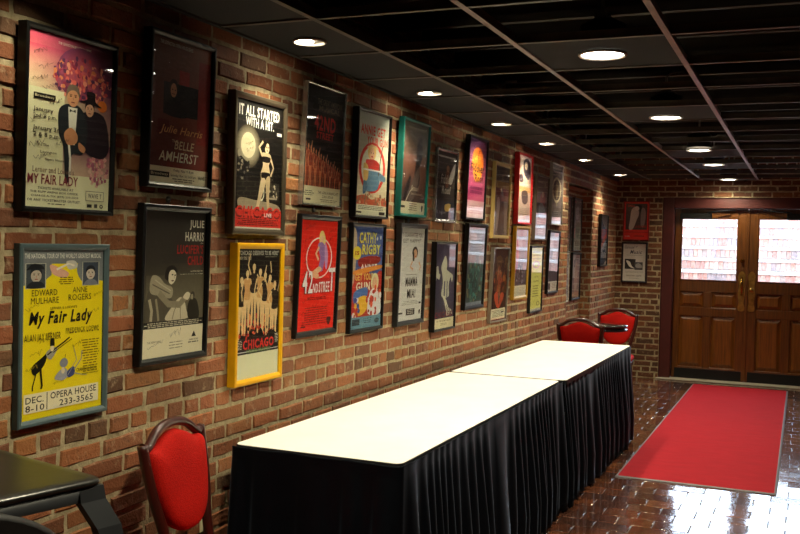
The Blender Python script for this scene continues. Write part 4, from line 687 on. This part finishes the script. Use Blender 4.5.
# ------------------------------------------------------------------ outside stairwell
w = MB(); w.box((-3.0, YE + .14, -.15), (2.2, 19.4, 0)); tag(w.build('exterior_landing', M['concrete']), kind='structure')
OC = [hx(c) for c in ('b87c6b', 'a87064', 'c49282', '96837d', 'b0897e', '897d81', 'c8a092')]
w = MB(); NS = 13; ys, tr, ri = 12.75, .30, .176
for k in range(NS):
    y0, z0 = ys + k * tr, ri * k
    r = random.Random(100 + k); x = -2.4
    w.box((-2.4, y0 + .012, z0), (1.7, y0 + .45, z0 + ri - .03), 1)
    while x < 1.7:
        c = r.choice(OC); g = r.uniform(.8, 1.1); w.box((x + .004, y0, z0 + .02), (x + .061, y0 + .03, z0 + ri - .038), 0, 0, (c[0] * g, c[1] * g, c[2] * g, 1)); x += .066
    w.box((-2.4, y0 - .018, z0 + ri - .036), (1.7, y0 + .32, z0 + ri), 2)
w.box((-2.4, ys + NS * tr, 0), (1.7, 19.3, NS * ri), 2)
tag(w.build('exterior_steps', [M['out_brick'], M['concrete'], M['stone']], fix=False), kind='structure')
w = MB()
brickwork(w, (-2.4, YE + .2, 0), (0, 1, 0), (1, 0, 0), 6.0, 0, 2.6, cols=OC, seed=31); brickwork(w, (1.7, YE + .2, 0), (0, 1, 0), (-1, 0, 0), 6.0, 0, 2.6, cols=OC, seed=32)
w.box((-2.6, YE + .2, 0), (-2.43, 17.6, 2.6), 1); w.box((1.73, YE + .2, 0), (1.9, 17.6, 2.6), 1)
tag(w.build('exterior_wall', [M['out_brick'], M['mortar']], fix=False), kind='structure')

# ------------------------------------------------------------------ carpet
cp = empty('carpet_runner', (-.605, 8.8, 0), 0, 'long red carpet runner laid on the brick floor towards the doors', 'rug')
w = MB(); n = 24; L2 = 2.42
w.box((-.488, -L2 + .012, .0006), (.488, L2 - .012, .010), 0, .002); w.build('carpet_pile', M['carpet'], cp)
w = MB(); pr_ = [(.502, .0008), (.502, .003), (.499, .006), (.489, .0095), (.484, .0095)]
w.rings([[(-a, -L2 - a + .502, z), (a, -L2 - a + .502, z), (a, L2 + a - .502, z), (-a, L2 + a - .502, z)] for a, z in pr_], 0, False, False); w.build('carpet_border', M['carpet_edge'], cp)

# ------------------------------------------------------------------ banquet tables and skirts
def table(y0, y1, label, xb=-1.27):
    xa = -1.955; xc, yc = (xa + xb) / 2, (y0 + y1) / 2
    t = empty('banquet_table', (xc, yc, 0), 0, label, 'table', 'white topped banquet tables')
    W, L = (xb - xa) / 2, (y1 - y0) / 2; m = MB()
    def rr(q, z, rad=.03):
        p = []
        for cx, cy, a0 in ((W - rad, L - rad, 0), (-W + rad, L - rad, 90), (-W + rad, -L + rad, 180), (W - rad, -L + rad, 270)):
            for k in range(5): a = math.radians(a0 + k * 22.5); p.append((cx + (rad - q) * math.cos(a), cy + (rad - q) * math.sin(a), z))
        return p
    m.rings([rr(.002, .728), rr(.001, .7485), rr(.0025, .75)], 0, True, False); m.build('tabletop', M['tabletop'], t)
    m = MB(); m.rings([rr(-.002, .722), rr(-.002, .748), rr(.002, .7485)], 0, False, False); m.rings([rr(.03, .722), rr(-.002, .722)], 0, False, False); m.build('edge_band', M['black_edge'], t)
    for sx in (-1, 1):
        for sy in (-1, 1):
            m = MB(); m.tube([(sx * (W - .09), sy * (L - .25), .722), (sx * (W - .07), sy * (L - .25), .0)], .014, 10); m.build('leg', M['steel'], t)
    for sy in (-1, 1):
        m = MB(); m.tube([(-W + .08, sy * (L - .25), .2), (W - .08, sy * (L - .25), .2)], .01, 8); m.build('leg_brace', M['steel'], t)
    return t
table(3.055, 5.412, 'long white topped banquet table nearer the red chair in front')
table(5.446, 7.70, 'long white topped banquet table farther away, towards the doors', -1.243)
def skirt(path, label, seed):
    """path: list of (x, y) along the table's edge, pleats bulge to the right-hand normal"""
    r = random.Random(seed); pts = []
    for (a, b) in zip(path, path[1:]):
        d = Vector((b[0] - a[0], b[1] - a[1])); L = d.length; n = max(2, int(L / .007))
        for k in range(n): pts.append((a[0] + d.x * k / n, a[1] + d.y * k / n, d.y / L, -d.x / L))
    pts.append((path[-1][0], path[-1][1], pts[-1][2], pts[-1][3]))
    # rounded normals at corners
    nn = []
    for i in range(len(pts)):
        sx = sum(pts[j][2] for j in range(max(0, i - 8), min(len(pts), i + 9))); sy = sum(pts[j][3] for j in range(max(0, i - 8), min(len(pts), i + 9))); l = math.hypot(sx, sy); nn.append((sx / l, sy / l))
    ph = [0]; 
    for i in range(len(pts)):
        ph.append(ph[-1] + .007 * 2 * PI / .105 * (1 + .45 * math.sin(i * .031 + seed) + .25 * math.sin(i * .083 + 2)))
    zs = [.7445, .738, .715, .70, .69, .66, .60, .5, .4, .3, .2, .12, .06, .018]; rows = []
    for z in zs:
        t_ = max(0, min(1, (.70 - z) / .5)); row = []
        for i, p in enumerate(pts):
            a = math.sin(ph[i]); a = (1 if a > 0 else -1) * abs(a) ** .7
            amp = .0022 + .021 * t_ ** .8 + (.004 * math.sin(i * .05 + seed) * t_)
            fl = .004 + .012 * t_ + amp * (1 + a) + .006 * t_ * math.sin(ph[i] * .5 + z * 3)
            z_ = z - (.004 * abs(math.sin(i * .09)) if z > .73 else 0) + (.006 * math.sin(i * .04) + .004 * math.sin(i * .11) if z < .02 else 0)
            row.append((p[0] + nn[i][0] * fl, p[1] + nn[i][1] * fl, z_))
        rows.append(row)
    m = MB(); m.rings(rows, 0, False, True, False)
    o = m.build('table_skirt', M['skirt']); s = o.modifiers.new('cloth', 'SOLIDIFY'); s.thickness = .0016; s.offset = -1
    return tag(o, label, 'table skirt', 'black pleated table skirts')
skirt([(-1.955, 3.053), (-1.28, 3.053), (-1.268, 3.065), (-1.264, 5.433)], 'black pleated skirt hung around the nearer banquet table and its front end', 3)
skirt([(-1.256, 5.437), (-1.241, 7.692), (-1.253, 7.702), (-1.955, 7.702)], 'black pleated skirt hung along the farther banquet table', 8)

# ------------------------------------------------------------------ red chairs
def red_chair(loc, rz, label):
    t = empty('dining_chair', loc, rz, label, 'chair', 'red upholstered wooden chairs')
    yb = lambda z: .175 + max(0, z - .45) * .2          # raked back
    top = [(-.192, .858), (-.165, .852), (-.135, .868), (-.10, .890), (-.05, .904), (0, .908), (.05, .904), (.10, .890), (.135, .868), (.165, .852), (.192, .858)]
    top = smooth_loop(top, 4, False)
    m = MB(); m.tube([(x, yb(z), z) for x, z in top], .0155, 10, up=(0, 0, 1)); m.build('crest_rail', M['mahogany'], t)
    for s in (-1, 1):
        st = smooth_loop([(s * .188, .866), (s * .183, .78), (s * .168, .68), (s * .142, .58), (s * .134, .5), (s * .142, .42), (s * .155, .3), (s * .165, .12), (s * .172, 0)], 4, False)
        m = MB(); m.tube([(x, yb(z) + (.09 * (1 - z / .45) ** 1.6 if z < .45 else 0), z) for x, z in st], [.017 if z > .4 else .013 + .005 * z / .4 for x, z in st], 10, up=(0, 1, 0)); m.build('rear_leg', M['mahogany'], t)
        m = MB(); m.tube([(s * .19, -.2, .43), (s * .188, -.2, .25), (s * .186, -.205, 0)], [.02, .018, .013], 10); m.build('front_leg', M['mahogany'], t)
    out = smooth_loop([(-.170, .838), (-.12, .846), (-.06, .872), (0, .886), (.06, .872), (.12, .846), (.170, .838), (.167, .77), (.150, .69), (.118, .615), (.065, .572), (0, .56), (-.065, .572), (-.118, .615), (-.150, .69), (-.167, .77)], 4)
    cx, cz = 0, .68; m = MB(); rg = []
    for q, dy in ((.5, .022), (.9, .021), (.98, .014), (1.0, 0), (.985, -.016), (.94, -.026), (.8, -.033), (.5, -.037), (.15, -.038)):
        rg.append([(cx + (x - cx) * q, yb(cz + (z - cz) * q) + dy, cz + (z - cz) * q) for x, z in out])
    m.rings(rg, 0, True, True); m.build('back_cushion', M['red_cloth'], t)
    def so(q, z): return [(x * q, y_ * q - .01, z) for x, y_ in smooth_loop([(-.205, -.215), (0, -.23), (.205, -.215), (.218, -.15), (.19, .15), (.165, .185), (0, .19), (-.165, .185), (-.19, .15), (-.218, -.15)], 4)]
    m = MB(); m.rings([so(.97, .385), so(.99, .39), so(.99, .425), so(.96, .43)], 0, True, False); m.build('seat_rail', M['mahogany'], t)
    m = MB(); m.rings([so(.97, .428), so(1.0, .44), so(1.0, .458), so(.95, .474), so(.7, .484), so(.3, .487)], 0, True, True); m.build('seat', M['red_cloth'], t)
    return t
red_chair((-1.656, 2.645, 0), PI / 2 + .12, 'red shield-backed chair with dark wood frame near the front, backed against the brick wall')
red_chair((-1.735, 8.34, 0), PI, 'dark red chair seen from behind just past the end of the white tables')
red_chair((-1.70, 9.40, 0), -.03, 'bright red chair facing the small round table in the far corner')

# small round table between the far chairs
t = empty('round_table', (-1.76, 9.0, 0), 0, 'small round black glossy table between the two red chairs in the corner', 'table')
m = MB(); m.lathe([(0, .748), (.268, .748), (.277, .752), (.279, .762), (.274, .770), (.262, .772), (.262, .786), (.277, .788), (.281, .797), (.277, .806), (.25, .81), (0, .81)], n=48); m.build('tabletop', M['gloss_black'], t)
m = MB(); m.lathe([(.045, .748), (.03, .70), (.028, .1), (.05, .06)], n=24); m.build('pedestal', M['black_metal'], t)
m = MB(); m.lathe([(0, 0), (.2, 0), (.21, .012), (.19, .025), (.06, .05), (.05, .065), (0, .065)], n=40); m.build('base', M['black_metal'], t)

# wall outlet behind the front chair
t = empty('wall_outlet', (-2.066, 3.035, .41), PI / 2, 'ivory electrical outlet on the brick low behind the front red chair', 'outlet')
m = MB(); m.box((-.036, -.007, 0), (.036, 0, .115), 0, .003); m.build('cover_plate', M['plastic_ivory'], t)
for z in (.022, .062):
    m = MB(); m.box((-.017, -.0095, z), (.017, -.006, z + .03), 0, .003); s = m.build('socket', M['plastic_ivory'], t)
    for x in (-.007, .005):
        q = MB(); q.box((x, -.0102, z + .012), (x + .002, -.0092, z + .022)); q.build('slot', M['black_metal'], s)

# tall black table in the near corner
t = empty('bar_table', (-1.676, 1.458, 0), -.25, 'tall black table with rounded corner, left of the front red chair', 'table')
def sq(q, z, h=.252, rad=.035):
    p = []
    for cx, cy, a0 in ((h - rad, h - rad, 0), (-h + rad, h - rad, 90), (-h + rad, -h + rad, 180), (h - rad, -h + rad, 270)):
        for k in range(7): a = math.radians(a0 + k * 15); p.append((cx + (rad - q) * math.cos(a), cy + (rad - q) * math.sin(a), z))
    return p
m = MB(); m.rings([sq(.02, .985), sq(.004, .986), sq(0, .990), sq(.002, .997), sq(.008, 1.0), sq(.03, 1.001)], 0, True, True); m.build('tabletop', M['worn_black'], t)
m = MB(); m.rings([sq(.006, .955), sq(.003, .985), sq(.03, .985), sq(.03, .955), sq(.006, .955)], 0, False, True); m.build('apron', M['satin_black'], t)
for sx in (-1, 1):
    for sy in (-1, 1):
        m = MB(); q = []
        for z, o_, wd in ((.985, .248, .06), (.955, .252, .062), (.90, .275, .06), (.82, .288, .052), (.4, .296, .045), (0, .302, .04)):
            cx, cy = sx * o_, sy * (o_ if sy > 0 else o_); q.append([(cx, cy, z), (cx - sx * wd, cy, z), (cx - sx * wd, cy - sy * .025, z), (cx - sx * .025, cy - sy * .025, z), (cx - sx * .025, cy - sy * wd, z), (cx, cy - sy * wd, z)])
        m.rings(q, 0, True, False); m.build('leg', M['satin_black'], t)
t = empty('bar_chair', (-.93, .95, 0), PI / 2, 'black bar chair in front of the tall black table, only its rounded back showing', 'chair')
m = MB(); q = []
ol = smooth_loop([(-.22, .70), (.22, .70), (.29, .8), (.305, .93), (.265, 1.025), (.15, 1.092), (0, 1.12), (-.15, 1.092), (-.265, 1.025), (-.305, .93), (-.29, .8)], 4)
for s_, dy in ((.96, .0), (1, .008), (1, .022), (.96, .03)): q.append([(x * s_, .17 + dy - .0 * x, .9 + (z - .9) * s_) for x, z in ol])
m.rings(q, 0, True, True); m.build('backrest', M['black_vinyl'], t)
m = MB(); m.box((-.2, -.2, .62), (.2, .2, .68), 0, .015); m.build('seat', M['black_vinyl'], t)
for sx in (-1, 1):
    m = MB(); m.tube([(sx * .15, .19, .64), (sx * .15, .195, .78)], .014, 8); m.build('back_bracket', M['black_metal'], t)
    for sy in (-1, 1):
        m = MB(); m.tube([(sx * .16, sy * .16, .63), (sx * .2, sy * .2, 0)], .014, 10); m.build('leg', M['black_metal'], t)

# ------------------------------------------------------------------ daylight, camera
wd = bpy.data.worlds.new('overcast_sky'); bpy.context.scene.world = wd; wd.use_nodes = True
bg = wd.node_tree.nodes['Background']; bg.inputs[0].default_value = (.62, .79, 1.0, 1); bg.inputs[1].default_value = 11.0
for x0, x1 in ((-1.325, -.693), (-.475, .162)):
    l = bpy.data.lights.new('window_portal', 'AREA'); l.shape = 'RECTANGLE'; l.size = x1 - x0; l.size_y = .73; l.cycles.is_portal = True
    o = bpy.data.objects.new('window_portal', l); C.objects.link(o); o.location = ((x0 + x1) / 2, YD + .06, 1.535); o.rotation_euler = (-PI / 2, 0, 0)
cam = bpy.data.cameras.new('camera'); cam.sensor_width = 36; cam.lens = 36 * 952 / 800; cam.clip_start = .02
co = bpy.data.objects.new('camera', cam); C.objects.link(co)
r_ = Vector((.9205976, .3897936, .0236861)); u_ = Vector((-.0314475, .0135412, .9994137)); b_ = Vector((.3892443, -.9208027, .0247240))
mt = Matrix((r_, u_, b_)).transposed().to_4x4(); mt.translation = (0, 0, 1.52); co.matrix_world = mt
sc = bpy.context.scene; sc.camera = co
vs = sc.view_settings; vs.view_transform = 'Standard'; vs.look = 'None'; vs.gamma = 1; vs.use_curve_mapping = False; vs.exposure = 0.25
cy = sc.cycles; cy.max_bounces = 8; cy.diffuse_bounces = 4; cy.glossy_bounces = 4; cy.transparent_max_bounces = 16; cy.sample_clamp_indirect = 4; cy.caustics_reflective = False; cy.caustics_refractive = False; cy.blur_glossy = .5
